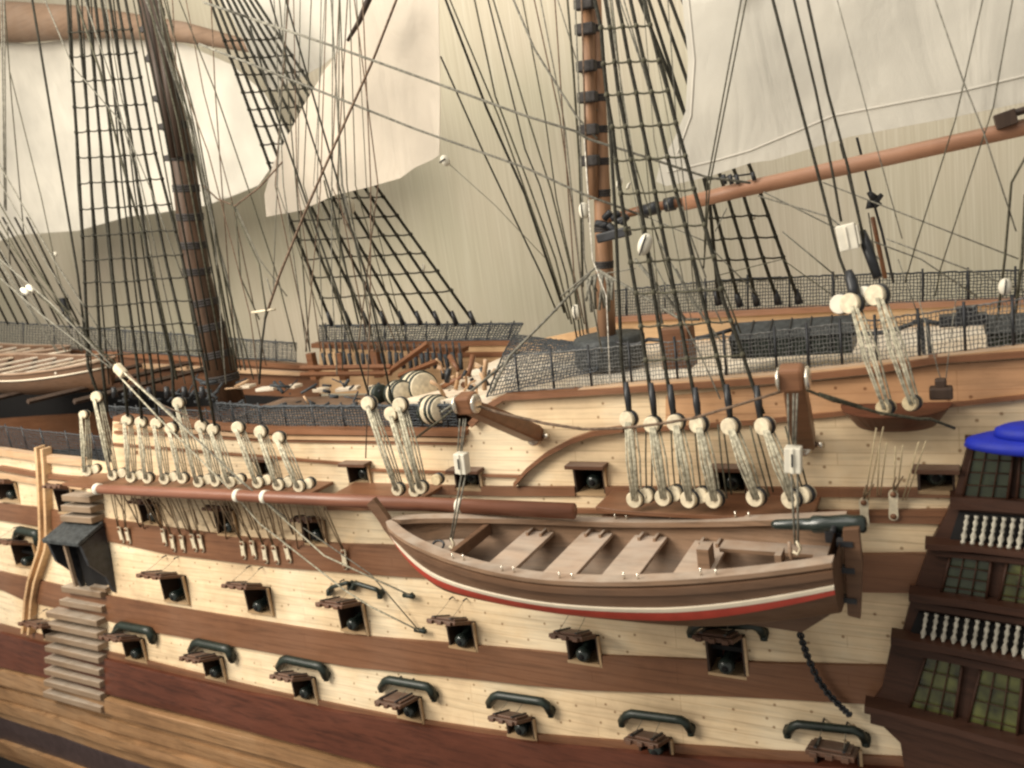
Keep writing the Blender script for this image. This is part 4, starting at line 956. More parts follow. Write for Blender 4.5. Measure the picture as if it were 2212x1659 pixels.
m = MB(); c = Vector((BX0+.52*.14, BYC-.004, .143)); m.tube([c+Vector((.008*math.cos(a*math.pi/8), .004*math.sin(a*math.pi/8), .002+.004*math.sin(a*math.pi/8))) for a in range(17)], .0015, 6); m.build('lifting_ring', BLACK, boat)
m = MB()
for x in (BX1-.045, ): m.tube([(x, BYC, .130), (x, BYC, .175)], .002, 6)
m.box((BX1-.055, BYC, .150), (.006, .020, .03)); m.box((BX1-.13, BYC+.01, .150), (.012, .02, .022)); build_parts(m, 'stern_post_fitting', BOATI, boat)
# rudder
m = MB(); o = [(BX1+.003, .192), (BX1+.017, .194), (BX1+.018, .160), (BX1+.015, .125), (BX1+.013, .104), (BX1+.002, .106)]
m.add([(x, BYC-.0035, z) for x, z in o]+[(x, BYC+.0035, z) for x, z in o], [tuple(range(6)), tuple(range(6, 12))[::-1]]+[(i, (i+1) % 6, 6+(i+1) % 6, 6+i) for i in range(6)])
ru = m.build('rudder', BOATW, boat, bevel=.001)
m = MB()
for z in (.122, .152, .178): m.box((BX1+.004, BYC, z), (.014, .0095, .005))
build_parts(m, 'rudder_hinge', BLACK, ru)
# small dark swivel gun lying across the stern
gn = empty('swivel_gun', (BX1-.005, -.075, .205), label='small dark green gun barrel lying over the stern of the hanging boat', category='gun'); WORLD_THINGS.append(gn)
m = MB(); a = V3(1667, 1133, -.09); b = V3(1872, 1132, -.09); d = (b-a); L_ = d.length
m.lathe([(0, .003), (.004, .005), (L_*.3, .0058), (L_*.42, .0062), (L_*.46, .0088), (L_*.6, .0082), (L_*.8, .0095), (L_*.86, .0085), (L_*.97, .0085), (L_, .006)], a, d, 18); m.build('barrel', GUN, gn)
m = MB(); c = a+d*.68; m.box(c+Vector((0, 0, -.011)), (.018, .014, .012)); m.tube([c+Vector((0, -.018, 0)), c+Vector((0, .018, 0))], .0028, 8); m.build('swivel', BLACK, gn, bevel=.001)
# davits (fixed to the hull) and the tackles the boat hangs from
def davit(foot, head, lab):
    m = MB(); f = S(*foot); h = V3(*head); d = h-f; sx = Vector((1, 0, 0))
    pts = [f, f+d*.5+Vector((0, 0, .004)), h]; u = d.normalized(); v = u.cross(sx).normalized(); w_ = u.cross(v)
    vs = []
    for t, ww, hh in ((0, .008, .010), (.08, .0105, .0115), (.55, .0095, .011), (1.0, .0075, .009)):
        c = f+d*t; vs += [c+a*ww*v+b*hh*w_ for a, b in ((-1, -1), (1, -1), (1, 1), (-1, 1))]
    m.add(vs, [(i*4+k, i*4+(k+1) % 4, (i+1)*4+(k+1) % 4, (i+1)*4+k) for i in range(3) for k in range(4)]+[(3, 2, 1, 0), (12, 13, 14, 15)])
    o = m.build('davit', BROWN2, ship, bevel=.002, label=lab)
    m = MB(); m.box(h+Vector((-.002, .004, .002)), (.021, .020, .022), Matrix.Rotation(.2, 3, 'X')); m.build('davit_head', BROWN2, o, bevel=.003)
    m = MB(); 
    for s_ in (-.5, .5): m.lathe([(0, .0108), (.0018, .0108), (.003, .008)], h+Vector((s_*.0225, 0, .002)), (1 if s_ > 0 else -1, 0, 0), 16)
    build_parts(m, 'davit_sheave', BRASS, o)
    m = MB(); m.lathe([(0, .0095), (.003, .0095), (.006, .007)], f+Vector((0, -.009, -.002)), (.1, -1, .1), 14); m.tube([f+Vector((.012, -.004, 0)), f+Vector((.020, -.008, .001))], .0035, 8); m.build('foot_pin', BRASS, o)
davit((1160, 940), (1009, 876, -.125), 'left davit, a brown beam slanting out over the bow of the boat')
davit((1738, 958), (1714, 822, -.125), 'right davit, a brown beam standing above the stern of the boat')
def fall(x0, y0, bx, by, x1, y1, lab):
    f = empty('boat_tackle', V3(x1, y1, -.122), label=lab, category='tackle', group='tackles the hanging boat is slung from'); WORLD_THINGS.append(f)
    a = V3(x0, y0, -.13); b = V3(bx, by, -.128); c = V3(x1, y1, -.122); m = MB()
    for dx in (-.004, .001, .004): m.tube([a+Vector((dx, 0, 0)), b+Vector((dx*.7, 0, .014))], .0009, 5)
    for dx in (-.003, .0025): m.tube([b+Vector((dx, 0, -.014)), c+Vector((dx*.5, 0, .004))], .0011, 5)
    m.build('fall_rope', RG, f)
    m = MB(); R = YR(.06); m.box(b, (.0145, .012, .024), R); m.box(b+R@Vector((0, -.0062, 0)), (.0035, .002, .0245), R); blk = m.build('pulley_block', WHITE, f, bevel=.0022)
    m = MB(); m.box(b+R@Vector((0, -.0075, .001)), (.0016, .0012, .012), R); m.build('pulley_slot', BLACK, blk)
    m = MB(); m.tube([c+Vector((0, 0, .008)), c+Vector((.003, 0, .0)), c+Vector((0, 0, -.006)), c+Vector((-.004, 0, -.003))], .0016, 6); m.build('hook', CREAM, f)
fall(1000, 905, 998, 1000, 976, 1175, 'rope tackle with a white block hanging over the bow of the boat')
fall(1712, 850, 1714, 992, 1722, 1185, 'rope tackle with a white block hanging over the stern of the boat')
R_([(1037, 878), (1080, 892), (1180, 915), (1260, 927), (1345, 925), (1430, 915), (1500, 903), (1600, 873), (1690, 845)], 5.5, RB, -.12, -.12)
R_([(1742, 842), (1800, 866), (1830, 872), (1900, 892), (1985, 905), (2010, 905), (2062, 925)], 6, RO, -.12, -.03)
R_([(1770, 852), (1860, 880)], 9, RO, -.12, -.08)
R_([(1330, 925), (1250, 930), (1110, 880)], 2.5, RG, -.10, -.02)
R_([(955, 890), (1000, 860), (1060, 810), (1120, 760)], 5, RG, -.05, .12)
R_([(900, 945), (960, 900), (985, 880)], 4, RO, .0, -.06)

# ------------------------------------------------------------------ long spar stowed outside the channels
sp = empty('stowed_spar', V3(212, 1057, -.078), label='long reddish brown spar with white bands lying along the outside of the channels', category='spar'); WORLD_THINGS.append(sp)
a = V3(205, 1056, -.078); b = V3(1240, 1104, -.062); m = MB(); d = b-a; m.tube([a, a+d*.1, a+d*.5, b], [.0075, .0085, .0092, .0095], 18); m.build('pole', SPAR, sp)
for px, py in ((213, 1057), (516, 1076), (575, 1079), (994, 1094)):
    t = (px-205)/(1240-205); 
    # perspective-correct position along the pole
    best = min((abs(project_x-px), tt) for tt, project_x in [(k/400, (lambda v: 1106+F*(v@np.array(right))/(v@np.array(fwd)))(np.array(a+d*(k/400))-CAM)) for k in range(401)])
    c = a+d*best[1]; m = MB(); m.lathe([(-.004, .0098), (.004, .0098)], c, d, 18); m.build('white_band', WHITE, sp)

# ------------------------------------------------------------------ quarter gallery at the stern
ga = empty('g', (0, 0, 0)); bpy.data.objects.remove(ga)
gwall = [(2092, 960), (2058, 1085), (2008, 1180), (1970, 1288), (1948, 1375), (1926, 1390), (1905, 1490), (1872, 1535), (1945, 1605), (1960, 1700), (2520, 1760), (2520, 900)]
gal = slab('quarter_gallery', gwall, GALW, ship, 0, .012, galY, label='dark mahogany quarter gallery with windows and balustrades at the right edge')
GY = galY
def gstrip(name, pts, w, off, mat=GALW, thick=.02, **t): return strip(name, pts, w, mat, gal, off, thick, fn=GY, **t)
for pts, w, off in (([(2052, 1087), (2120, 1090), (2212, 1097), (2500, 1125)], 26, .010), ([(1998, 1181), (2100, 1187), (2212, 1200), (2500, 1240)], 13, .016), ([(2010, 1194), (2212, 1214), (2500, 1255)], 12, .009),
                    ([(1963, 1291), (2090, 1306), (2212, 1326), (2500, 1378)], 17, .017), ([(1970, 1306), (2212, 1344), (2500, 1398)], 14, .010), ([(1924, 1384), (2070, 1410), (2212, 1440), (2500, 1505)], 16, .018), ([(1935, 1400), (2212, 1458), (2500, 1525)], 16, .010),
                    ([(1867, 1533), (2040, 1575), (2212, 1622), (2500, 1705)], 16, .022), ([(1880, 1552), (2040, 1592), (2212, 1642), (2500, 1730)], 22, .013)):
    gstrip('gallery_moulding', pts, w, off)
BALU = plain('silvery_baluster', (.42, .39, .32), .4, .3, 200)
def baluster(px, y0, y1):
    a = solve(px+ (y1-y0)*.06, y0, GY, .009); b = solve(px-(y1-y0)*.10, y1, GY, .009); L = (b-a).length; m = MB(); r = .0025
    m.lathe([(0, r*.8), (L*.08, r*.8), (L*.12, r*.45), (L*.25, r*.95), (L*.38, r*.5), (L*.48, r*.85), (L*.55, r*.45), (L*.72, r*1.15), (L*.88, r*.5), (L*.92, r*.9), (L, r*.9)], a, b-a, 10)
    m.build('baluster', BALU, gal)
band('baluster_shade_sheet', [(2072, 1106), (2500, 1140)], [(2050, 1172), (2500, 1225)], INK, gal, .003, .004, fn=GY); band('baluster_shade_sheet', [(1985, 1322), (2500, 1405)], [(1962, 1378), (2500, 1488)], INK, gal, .003, .004, fn=GY)  # flat black sheets stand in for the shade behind the balusters
for i in range(13):
    x = 2086+i*20; baluster(x, 1113+i*1.3, 1174+i*2.1)
for i in range(17):
    x = 1998+i*22.0; baluster(x, 1324+i*3.2, 1384+i*4.6)
def gwin(tl, tr, br, bl, nx=3, ny=4, dark=False):
    tl = (tl[0]-9, tl[1]-10); bl = (bl[0]-9, bl[1]+5); tr = (tr[0]+11, tr[1]-6); br = (br[0]+11, br[1]+9)
    o = band('gallery_window', [tl, tr], [bl, br], PANE if not dark else plain('dim_window_glass', (.028, .036, .018), .2, .5, 40, .6), gal, .004, .004, fn=GY)
    m = MB()
    def lp(u, v):
        x = (tl[0]*(1-u)+tr[0]*u)*(1-v)+(bl[0]*(1-u)+br[0]*u)*v; y = (tl[1]*(1-u)+tr[1]*u)*(1-v)+(bl[1]*(1-u)+br[1]*u)*v; return solve(x, y, GY, .0062)
    for i in range(nx+1): m.tube([lp(i/nx, 0), lp(i/nx, 1)], .0007 if 0 < i < nx else .0014, 5)
    for j in range(ny+1): m.tube([lp(0, j/ny), lp(1, j/ny)], .0006 if 0 < j < ny else .0014, 5)
    m.build('window_bars', GALW, o)
gwin((2062, 1210), (2130, 1218), (2118, 1294), (2040, 1284), dark=True); gwin((2185, 1224), (2262, 1234), (2250, 1318), (2165, 1305))
gwin((2010, 1424), (2068, 1438), (2048, 1560), (1968, 1540)); gwin((2128, 1454), (2198, 1470), (2184, 1600), (2095, 1574)); gwin((2258, 1486), (2340, 1506), (2330, 1640), (2235, 1612)); gwin((2302, 1240), (2380, 1250), (2370, 1334), (2290, 1322))
gwin((2112, 975), (2180, 975), (2165, 1070), (2088, 1070), 3, 4, True); gwin((2215, 975), (2290, 975), (2285, 1078), (2205, 1074), 3, 4, True)
# blue cap over the gallery: flat oval tiers
m = MB(); c = V3(2292, 944, -.02)
def tier(z0, z1, rx, ry, rr=.35):
    n = 36; vs = []; hs = z1-z0; prof = [(0, .90), (.2, 1), (.75, .97), (1, .86)]
    for t_, k_ in prof: vs += [(c.x+rx*k_*math.cos(2*math.pi*i/n), c.y+ry*k_*math.sin(2*math.pi*i/n), c.z+z0+hs*t_) for i in range(n)]
    m.add(vs, [(j*n+i, j*n+(i+1) % n, (j+1)*n+(i+1) % n, (j+1)*n+i) for j in range(3) for i in range(n)]+[tuple(range(n))[::-1], tuple(3*n+i for i in range(n))], 0, True)
tier(-.010, .001, .076, .034); tier(.0, .011, .052, .024)
m.build('gallery_roof', BLUE, ship, label='bright blue stepped cap over the top of the quarter gallery')
strip('gallery_cornice', [(2085, 958), (2212, 962), (2500, 985)], 12, GALW, gal, .012, .02, fn=GY)
# anchor-like chain from the boat down to the hood
m = MB(); pts = [(1722, 1345), (1733, 1385), (1745, 1420), (1765, 1465), (1790, 1500), (1818, 1528), (1836, 1545)]; P = [S(x, y, .016) for x, y in pts]
Q = []
for a, b in zip(P, P[1:]):
    for k in range(5): Q.append(a.lerp(b, k/5))
Q.append(P[-1])
for i, (a, b) in enumerate(zip(Q, Q[1:])):
    d = (b-a).normalized(); s_ = d.cross(Vector((0, 1, 0))) if i % 2 else Vector((0, 1, 0)); c = a.lerp(b, .5); Lh = (b-a).length*.72
    m.tube([c+d*Lh*math.cos(t*math.pi/5)+s_*.0032*math.sin(t*math.pi/5) for t in range(11)], .0014, 5, caps=False)
m.build('rudder_chain', BLACK, ship, label='dark chain drooping over the hull below the stern of the boat')
m = MB()
for px, py in ((884, 1287), (909, 1362)):
    c = S(px, py, .008); m.tube([c+Vector((-.010, 0, 0)), c+Vector((.010, -.002, .001))], .0036, 8); m.tube([c, c+Vector((0, .008, 0))], .002, 6)
build_parts(m, 'cleat', GREEN, ship)
# ------------------------------------------------------------------ side steps, entry port and fenders
def steps(x0t, x1t, x0b, x1b, y0, y1, n, parent, dep=.022):
    for i in range(n):
        t = i/max(1, n-1); x0 = x0t+(x0b-x0t)*t; x1 = x1t+(x1b-x1t)*t; y = y0+(y1-y0)*t
        a = S(x0, y-6, .0); b = S(x1, y+16*(x1-x0)/110, .0); xm = (a.x+b.x)/2; z = S((x0+x1)/2, y+4).z; yy = hullY(xm, z); m = MB()
        m.box((xm, yy-dep/2+.004, z), (abs(b.x-a.x)*.93, dep+.008, .0125), Matrix.Rotation(-.1, 3, 'X')); m.build('side_step', STEP, ship, bevel=.0016)
steps(126, 236, 122, 243, 1322, 1500, 8, ship, .026); steps(150, 236, 146, 238, 1268, 1298, 2, ship, .018)
steps(163, 226, 160, 230, 1064, 1108, 3, ship, .03)
for y in (1195, 1222, 1248): 
    pass
# entry port canopy: dark box with a sloping roof and side cheeks
r = rect(185, 236, 1165, 1300); xc = (r[0]+r[1])/2; zc = (r[2]+r[3])/2; yy = hullY(xc, zc)
ca = MB(); W2 = .058; zt = S(205, 1130).z; zb = zc-.035; D = .055
ca.add([(xc-W2, yy+.002, zt+.010), (xc+W2, yy+.002, zt+.010), (xc+W2, yy-D, zt-.010), (xc-W2, yy-D, zt-.010), (xc-W2, yy+.002, zt+.002), (xc+W2, yy+.002, zt+.002), (xc+W2, yy-D, zt-.018), (xc-W2, yy-D, zt-.018)],
       [(0, 1, 2, 3), (7, 6, 5, 4), (0, 3, 7, 4), (1, 5, 6, 2), (3, 2, 6, 7), (0, 4, 5, 1)])
can = ca.build('entry_canopy', SLATE, ship, bevel=.0015, label='black roof over the entry port beside the side steps')
m = MB()
for s_ in (-1, 1):
    x = xc+s_*(W2-.006); prof = [(yy+.002, zt), (yy-D+.006, zt-.018), (yy-D+.012, zt-.06), (yy-.018, zt-.095), (yy-.010, zb), (yy+.002, zb)]
    n = len(prof); m.add([(x-.004, a, b) for a, b in prof]+[(x+.004, a, b) for a, b in prof], [tuple(range(n)), tuple(range(n, 2*n))[::-1]]+[(i, (i+1) % n, n+(i+1) % n, n+i) for i in range(n)])
build_parts(m, 'canopy_cheek', BLACK, can)
m = MB(); m.box((xc, yy-.001, (zt+zb)/2-.01), (W2*1.5, .006, (zt-zb)*.9)); m.build('entry_dark_panel', INK, can)  # flat black panel; the opening's darkness is in its colour
m = MB(); m.box((xc-.004, yy-D*.8, zt-.062), (.007, .006, .09)); m.box((xc+.012, yy-.008, zb+.004), (.05, .014, .008)); m.build('canopy_post', STEP, can)
def fender(pts, w):
    m = MB(); P = [S(x, y, .0) for x, y in pts]; hw = .0042; vs = []
    for i, p in enumerate(P):
        out = .016; vs += [p+Vector((-hw, -out, 0)), p+Vector((hw, -out, 0)), p+Vector((hw, .004, 0)), p+Vector((-hw, .004, 0))]
    m.add(vs, [(i*4+k, i*4+(k+1) % 4, (i+1)*4+(k+1) % 4, (i+1)*4+k) for i in range(len(P)-1) for k in range(4)]+[(0, 1, 2, 3), tuple((len(P)-1)*4+k for k in (3, 2, 1, 0))]); m.build('fender', PALE2, ship, bevel=.0012)
fp = [(92, 962), (95, 1000), (98, 1060), (100, 1110), (101, 1160), (98, 1180), (88, 1210), (75, 1250), (68, 1290), (65, 1330), (62, 1362)]
fender(fp, 10); fender([(x+13, y+3) for x, y in fp], 10)

# ------------------------------------------------------------------ hammock nettings, far bulwark
def netting(name, bot, top, nu, nv, r, mat, posts, lab=None, postmat=BLACK):
    m = MB(); net(m, bot, top, nu, nv, r); o = m.build(name, mat, ship)
    if lab: o['label'] = lab
    for i in range(posts+1):
        t = (i+.35)/(posts+.7); L_ = len(bot)-1; k = min(L_-1, int(t*L_)); f = t*L_-k
        a = bot[k].lerp(bot[k+1], f); b = top[k].lerp(top[k+1], f); m = MB(); m.tube([a-Vector((0, 0, .004)), b+Vector((0, 0, .006))], .0016, 6); m.build('stanchion', postmat, o)
def Pn(l, fn): return [fn(*p) for p in l]
q0 = [(1095, 846), (1345, 832), (1674, 808), (1900, 788), (2212, 752), (2500, 715)]
bot = [S(*p, -.008) for p in q0]; top = [p+Vector((0, .004, .047)) for p in bot]
netting('hammock_netting', bot, top, 190, 10, .00042, NETD, 15, 'fine grey netting along the near side of the quarterdeck')
# sloping dark netting at the break of the quarterdeck
b1 = [V3(1062, 850, .03), V3(1075, 800, .12), V3(1090, 762, .22)]; t1 = [V3(1200, 742, .03), V3(1230, 722, .12), V3(1265, 735, .2)]
m = MB(); net(m, [V3(1052, 856, .035), V3(1085, 770, .12), V3(1110, 722, .3)], [V3(1290, 800, .035), V3(1290, 752, .12), V3(1270, 742, .3)], 30, 34, .0007); m.build('hammock_netting', NETM, ship, label='dark crumpled netting at the break of the quarterdeck')
# waist netting, near side
bot = [S(x, y, -.008) for x, y in ((470, 915), (575, 925), (800, 928), (990, 930))]; top = [p+Vector((0, .0, .036)) for p in bot]
netting('hammock_netting', bot, top, 85, 9, .0012, NETM, 10, 'dark netting along the near waist rail')
bot = [S(x, y, -.008) for x, y in ((-150, 955), (0, 968), (90, 983), (235, 1000))]; top = [p+Vector((0, .0, .052)) for p in bot]
netting('hammock_netting', bot, top, 90, 10, .0007, NETM, 7, 'dark netting above the rail left of the mast')
bot = [S(x, y, -.02) for x, y in ((240, 902), (350, 910), (470, 916))]; top = [p+Vector((0, .0, .022)) for p in bot]
netting('hammock_netting', bot, top, 30, 5, .0008, NETM, 4)
# far bulwark (starboard), inside face, cap rail and netting
def farband(name, top, bot, mat, y, thick=.006, **t):
    P = [onY(a, b, y) for a, b in top]+[onY(a, b, y) for a, b in reversed(bot)]
    return slabXZ(name, [(p[0], p[2]) for p in P], mat, ship, 0, thick, lambda X, Z: y, (), .2, **t)
YF = .395
farband('far_bulwark', [(690, 752), (900, 748), (1110, 745), (1330, 697), (1600, 682), (2212, 655), (2520, 640)], [(690, 850), (1110, 850), (1330, 790), (2212, 760), (2520, 740)], PALE2, YF, label='inner face of the far bulwark')
farband('far_cap_rail', [(675, 741), (900, 738), (1110, 736)], [(675, 750), (900, 748), (1110, 746)], BROWN2, YF-.006, .02)
farband('far_cap_rail', [(1325, 685), (1600, 671), (1900, 657), (2212, 645), (2520, 632)], [(1325, 697), (1600, 683), (1900, 669), (2212, 657), (2520, 644)], BOOM, YF-.008, .022)
farband('far_cap_rail', [(900, 762), (1110, 760)], [(900, 772), (1110, 770)], BROWN2, YF-.003, .006)
netting('hammock_netting', [V3(x, y, YF) for x, y in ((1325, 684), (1600, 670), (1900, 656), (2212, 644), (2520, 631))], [V3(x, y, YF+.005) for x, y in ((1325, 628), (1600, 602), (1900, 592), (2212, 584), (2520, 572))], 170, 9, .0006, NETM, 12, 'dark netting above the far rail of the quarterdeck')
netting('hammock_netting', [V3(x, y, YF) for x, y in ((690, 738), (900, 736), (1110, 734))], [V3(x, y, YF+.005) for x, y in ((690, 704), (900, 701), (1130, 700))], 70, 7, .0011, NETM, 9, 'dark netting above the far rail of the waist')
farband('far_bulwark', [(-150, 755), (0, 757), (250, 768), (690, 800)], [(-150, 835), (0, 835), (250, 840), (690, 860)], BROWN, YF+.004)
farband('hold_shade_sheet', [(-150, 835), (0, 835), (250, 840), (690, 860)], [(-150, 960), (0, 960), (250, 960), (690, 900)], INK, YF+.004)  # black sheet standing in for the dark of the open hold
farband('far_cap_rail', [(-150, 745), (0, 748), (250, 760), (420, 772), (690, 792)], [(-150, 756), (0, 760), (250, 771), (420, 782), (690, 801)], BROWN2, YF-.006, .02)
farband('far_cap_rail', [(300, 786), (690, 806)], [(300, 796), (690, 814)], DUSTW, YF-.010, .01)
netting('hammock_netting', [V3(x, y, YF) for x, y in ((-150, 745), (0, 747), (250, 759), (640, 780))], [V3(x, y, YF+.005) for x, y in ((-150, 690), (0, 696), (250, 712), (640, 742))], 110, 9, .0010, NETM, 10, 'dark netting above the far rail behind the thick mast')
# ------------------------------------------------------------------ deck furniture
def dbox(name, px, py, y, size, mat, ang=0, **t):
    c = V3(px, py, y); m = MB(); m.box(c+Vector((0, 0, size[2]/2)), size, Matrix.Rotation(ang, 3, 'Z')); return m.build(name, mat, ship, bevel=.0012, **t)
def skylight(x0, x1, yb, yt, Y, lab):
    a = V3(x0, yb, Y); b = V3(x1, yb, Y); h = V3(x0, yt, Y).z-a.z; d = .06; L_ = (b-a).length; xm = (a.x+b.x)/2; z = a.z
    m = MB(); m.box((xm, Y+d/2, z+h*.30), (L_, d, h*.60)); o = m.build('skylight', GREEN, ship, bevel=.001, label=lab)
    m = MB(); vs = [(a.x-.003, Y-.004, z+h*.60), (b.x+.003, Y-.004, z+h*.60), (b.x-.001, Y+d*.5, z+h), (a.x+.001, Y+d*.5, z+h), (a.x-.003, Y+d+.004, z+h*.60), (b.x+.003, Y+d+.004, z+h*.60)]
    m.add(vs, [(0, 1, 2, 3), (3, 2, 5, 4), (0, 3, 4), (1, 5, 2), (0, 4, 5, 1)]); m.build('skylight_roof', SLATE, o)
    m = MB(); n = max(3, int(L_/.02))
    for i in range(n+1):
        x = a.x+(b.x-a.x)*i/n; m.tube([(x, Y-.006, z+h*.58), (x, Y+d*.5, z+h+.001)], .0011, 5); m.box((x, Y-.001, z+h*.3), (.0018, .003, h*.56))
    m.build('skylight_bars', BLACK, o)
skylight(1583, 1842, 776, 706, .12, 'long dark skylight box on the quarterdeck'); skylight(2136, 2300, 764, 690, .12, 'second dark skylight box at the right edge')
dbox('hatch_post', 1470, 792, .08, (.036, .03, .05), BROWN, label='brown square bitts beside the mizzen mast')
for x in (1362, 1378, 1395, 1412, 1430): pass
m = MB()
for a, b in ((((1330, 738)), (1400, 733)), (((1400, 733)), (1580, 712)), (((1842, 720)), (1990, 690)), ((1990, 690), (2130, 688))):
    A = V3(*a, .13); Bv = V3(*b, .13); m.tube([A.lerp(Bv, k/6)+Vector((0, 0, -.006*4*(k/6)*(1-k/6))) for k in range(7)], .0028, 6)
build_parts(m, 'deck_guard_rope', BLACK, ship)
m = MB()
for x, y in ((1990, 690), (2003, 692)): 
    A = V3(x, y, .11); m.tube([A, A+Vector((.002, 0, -.062))], .0024, 6)
c = V3(2080, 690, .12); m.box(c, (.045, .02, .012)); m.box(c+Vector((.004, 0, .008)), (.02, .016, .012)); m.build('quarterdeck_gun', BLACK, ship, bevel=.002)
# belfry beams, rail posts and pin racks at the far side of the waist
farband('pin_rail', [(672, 742), (1000, 752)], [(672, 752), (1000, 762)], BROWN, .33, .02)
m = MB()
for i in range(22):
    p = V3(700+i*14, 757+random.uniform(-3, 3), .325); m.tube([p+Vector((0, 0, .014)), p+Vector((0, 0, -.010))], .002, 5); m.tube([p+Vector((random.uniform(-.004, .004), -.003, -.004)), p+Vector((random.uniform(-.004, .004), -.004, -.034))], .004, 6)
build_parts(m, 'rope_hank', NETM, ship)
for x, y in ((682, 800), (745, 800), (820, 795)): dbox('rail_post', x, y+20, .325, (.016, .014, .055), BROWN2)
m = MB()
for y0, z in ((792, 0), (806, 0)):
    a = V3(650, y0+3, .28); b = V3(845, y0, .28); m.tube([a, b], .005, 4)
a = V3(845, 800, .28); b = V3(925, 742, .28); m.tube([a, b], .006, 4); a = V3(862, 812, .28); b = V3(945, 780, .28); m.tube([a, b], .005, 4)
build_parts(m, 'gangway_rail', BROWN2, ship)
def cask(px, py, y, r, L_, ang, lab):
    c = V3(px, py, y); ax = Vector((math.cos(ang), math.sin(ang), .12)); t = empty('cask', c-Vector((0, 0, r)), label=lab, category='cask', group='cream banded casks on the waist deck'); WORLD_THINGS.append(t)
    m = MB(); m.lathe([(-L_/2, r*.78), (-L_/2+.0008, r*.84), (-L_*.25, r*.97), (0, r), (L_*.25, r*.97), (L_/2-.0008, r*.84), (L_/2, r*.78)], c, ax, 24); m.build('body', CREAM, t)
    for k in (-.36, -.16, .22, .40):
        rr = r*(1-.75*k*k); m = MB(); m.lathe([(-.003, rr*1.0), (-.0024, rr*1.06), (.0024, rr*1.06), (.003, rr*1.0)], c+ax.normalized()*L_*k, ax, 24); m.build('hoop', GREEN, t)
cask(902, 838, .10, .026, .050, -.5, 'large cream cask with black hoops, topmost of the pile in the waist'); cask(862, 850, .07, .020, .036, -.5, 'smaller cream cask at the left end of the pile in the waist')
cask(938, 886, .05, .022, .045, -.4, 'cream cask lying lowest, just behind the near waist rail'); cask(818, 850, .08, .014, .024, -.5, 'smallest cream cask, farthest left beside the backstay deadeyes')
m = MB()
for i in range(26):
    p = V3(random.uniform(955, 1075), random.uniform(795, 868), random.uniform(.05, .2)); q = p+Vector((random.uniform(-.02, .02), random.uniform(-.01, .01), random.uniform(.0, .025))); m.tube([p, p.lerp(q, .5)+Vector((0, .004, .004)), q], random.uniform(.0015, .004), 6)
mt_ = m
m = MB()
for i in range(22):
    p = V3(random.uniform(955, 1070), random.uniform(800, 868), random.uniform(.05, .2)); q = p+Vector((random.uniform(-.012, .012), 0, random.uniform(.0, .02))); m.tube([p, q], random.uniform(.002, .005), 6)
for k_ in range(len(m.f)): m.mi[k_] = 1
off_ = len(mt_.v); mt_.v += m.v; mt_.f += [tuple(i+off_ for i in f) for f in m.f]; mt_.mi += m.mi; mt_.sm += m.sm
mt_.build('tackle_pile', [DUSTW, BLACK], None, kind='stuff', label='jumble of small pale and dark tackle behind the left davit', category='tackle pile')
m = MB()
for a, b in (((972, 770), (990, 800)), ((1022, 768), (1012, 812)), ((1000, 830), (1040, 860)), ((940, 845), (1000, 812))):
    m.tube([V3(*a, .12), V3(*b, .10)], [.0045, .003], 8)
build_parts(m, 'belaying_post', BROWN2, ship)
# clutter along the waist between the netting and the mast foot
m = MB(); m2 = MB()
for i in range(70):
    x = random.uniform(255, 830); y = random.uniform(822, 872)+(x-255)*.02; p = V3(x, y, random.uniform(.02, .25)); q = p+Vector((random.uniform(-.03, .03), random.uniform(-.02, .02), random.uniform(-.006, .02)))
    (m if i % 14 else m2).tube([p, q], random.uniform(.0012, .0036), 6)
for k_ in range(len(m2.f)): m2.mi[k_] = 1
off_ = len(m.v); m.v += m2.v; m.f += [tuple(i+off_ for i in f) for f in m2.f]; m.mi += m2.mi; m.sm += m2.sm
m.build('deck_clutter', [NETM, DUSTW], None, kind='stuff', label='dark and pale tackle strewn along the waist deck', category='deck clutter')
m = MB()
for i in range(10): p = V3(520+i*58, 838+random.uniform(-5, 6), .22); m.box(p, (random.uniform(.02, .07), .02, .006), Matrix.Rotation(random.uniform(-.4, .4), 3, 'Z'))
build_parts(m, 'deck_plank', DECK, ship, bevel=.001)
m = MB()
for x in (205, 452, 1): 
    pass
for i in range(6):
    p = V3(250+i*38, 858, .0); m.tube([p, p+Vector((0, 0, .018))], [.006, .004], 8)
build_parts(m, 'rail_timberhead', BLACK, ship)
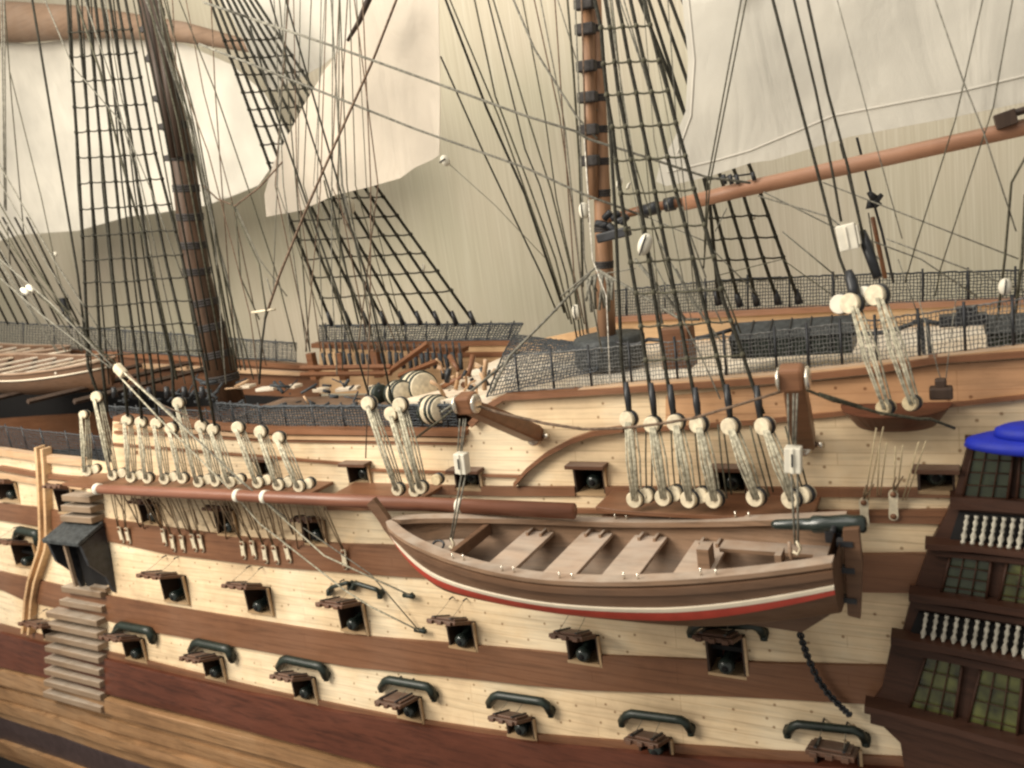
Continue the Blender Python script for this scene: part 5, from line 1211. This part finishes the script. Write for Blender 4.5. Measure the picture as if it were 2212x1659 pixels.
# boats stowed on beams over the waist at the left
def stowed(name, x0, x1, yline, Y, beam, hgt, lab, mat=BOATW, nth=7):
    a = V3(x0, yline[0], Y); b = V3(x1, yline[1], Y); t = empty(name, (a+b)/2-Vector((0, 0, hgt)), label=lab, category='boat', group='boats stowed over the waist'); WORLD_THINGS.append(t)
    n = 24; k = 8; d = b-a; m = MB(); mi = MB()
    def pt(u, w, s, ins=0):
        hb = (beam/2-ins)*(1-abs(2*u-1)**3.2)**.8; z = (a.z+d.z*u)+.012*(2*u-1)**2; zk = z-hgt+ins
        return Vector((a.x+d.x*u, Y+s*hb*math.sin(w*math.pi/2)**.7, zk+(z-zk)*(1-math.cos(w*math.pi/2))))
    for s in (-1, 1):
        for mm_, ins in ((m, 0), (mi, .004)):
            mm_.add([pt(i/n, j/k, s, ins) for i in range(n+1) for j in range(k+1)], [(i*(k+1)+j, (i+1)*(k+1)+j, (i+1)*(k+1)+j+1, i*(k+1)+j+1) for i in range(n) for j in range(k)], 0, True)
    m.build('hull', mat, t); mi.build('inner_planking', BOATW, t)
    m = MB()
    for s in (-1, 1): m.tube([pt(i/n, 1, s)+Vector((0, 0, .001)) for i in range(n+1)], .0032, 6)
    build_parts(m, 'gunwale', BOATI, t)
    m = MB()
    for s in (-1, 1): m.tube([pt(i/n, .86, s)+Vector((0, s*.0015, 0)) for i in range(n+1)], .0018, 5)
    build_parts(m, 'white_line', WLINE, t)
    for i in range(nth):
        u = .14+.72*i/(nth-1); c = pt(u, 1, 0); hb = (beam/2-.003)*(1-abs(2*u-1)**3.2)**.8; m = MB(); m.box((c.x, Y, c.z-.006), (.014, hb*2, .004)); m.build('thwart', DECK, t, bevel=.0006)
stowed('stowed_launch', -75, 232, (785, 792), .17, .20, .060, 'brown stowed boat with a row of pale thwarts, left of the thick mast')
stowed('stowed_cutter', -95, 150, (752, 760), .33, .11, .04, 'smaller dark boat lying behind the stowed launch')
m = MB()
for x in (-40, 60, 160):
    a = V3(x, 868, .02); b = Vector((a.x+.02, .39, a.z-.004)); m.tube([a, b], .0055, 4)
build_parts(m, 'boat_beam', MASTD, ship)
m = MB(); c = V3(140, 658, .35); m.box(c, (.016, .014, .034), YR(.1)); m.tube([c+Vector((0, 0, -.01)), c+Vector((.004, 0, -.06))], .004, 6); m.build('timberhead', BLACK, ship)
m = MB(); c = V3(2033, 848, -.012); m.box(c, (.020, .014, .012)); m.box(c+Vector((0, 0, .009)), (.010, .009, .010)); m.build('small_cleat', MASTD, ship, bevel=.002)

# ------------------------------------------------------------------ parts of world-built things keep their place
bpy.context.view_layer.update()
for t in WORLD_THINGS:
    inv = t.matrix_world.inverted()
    for o in SC.objects:
        if o.parent is t: o.matrix_parent_inverse = inv
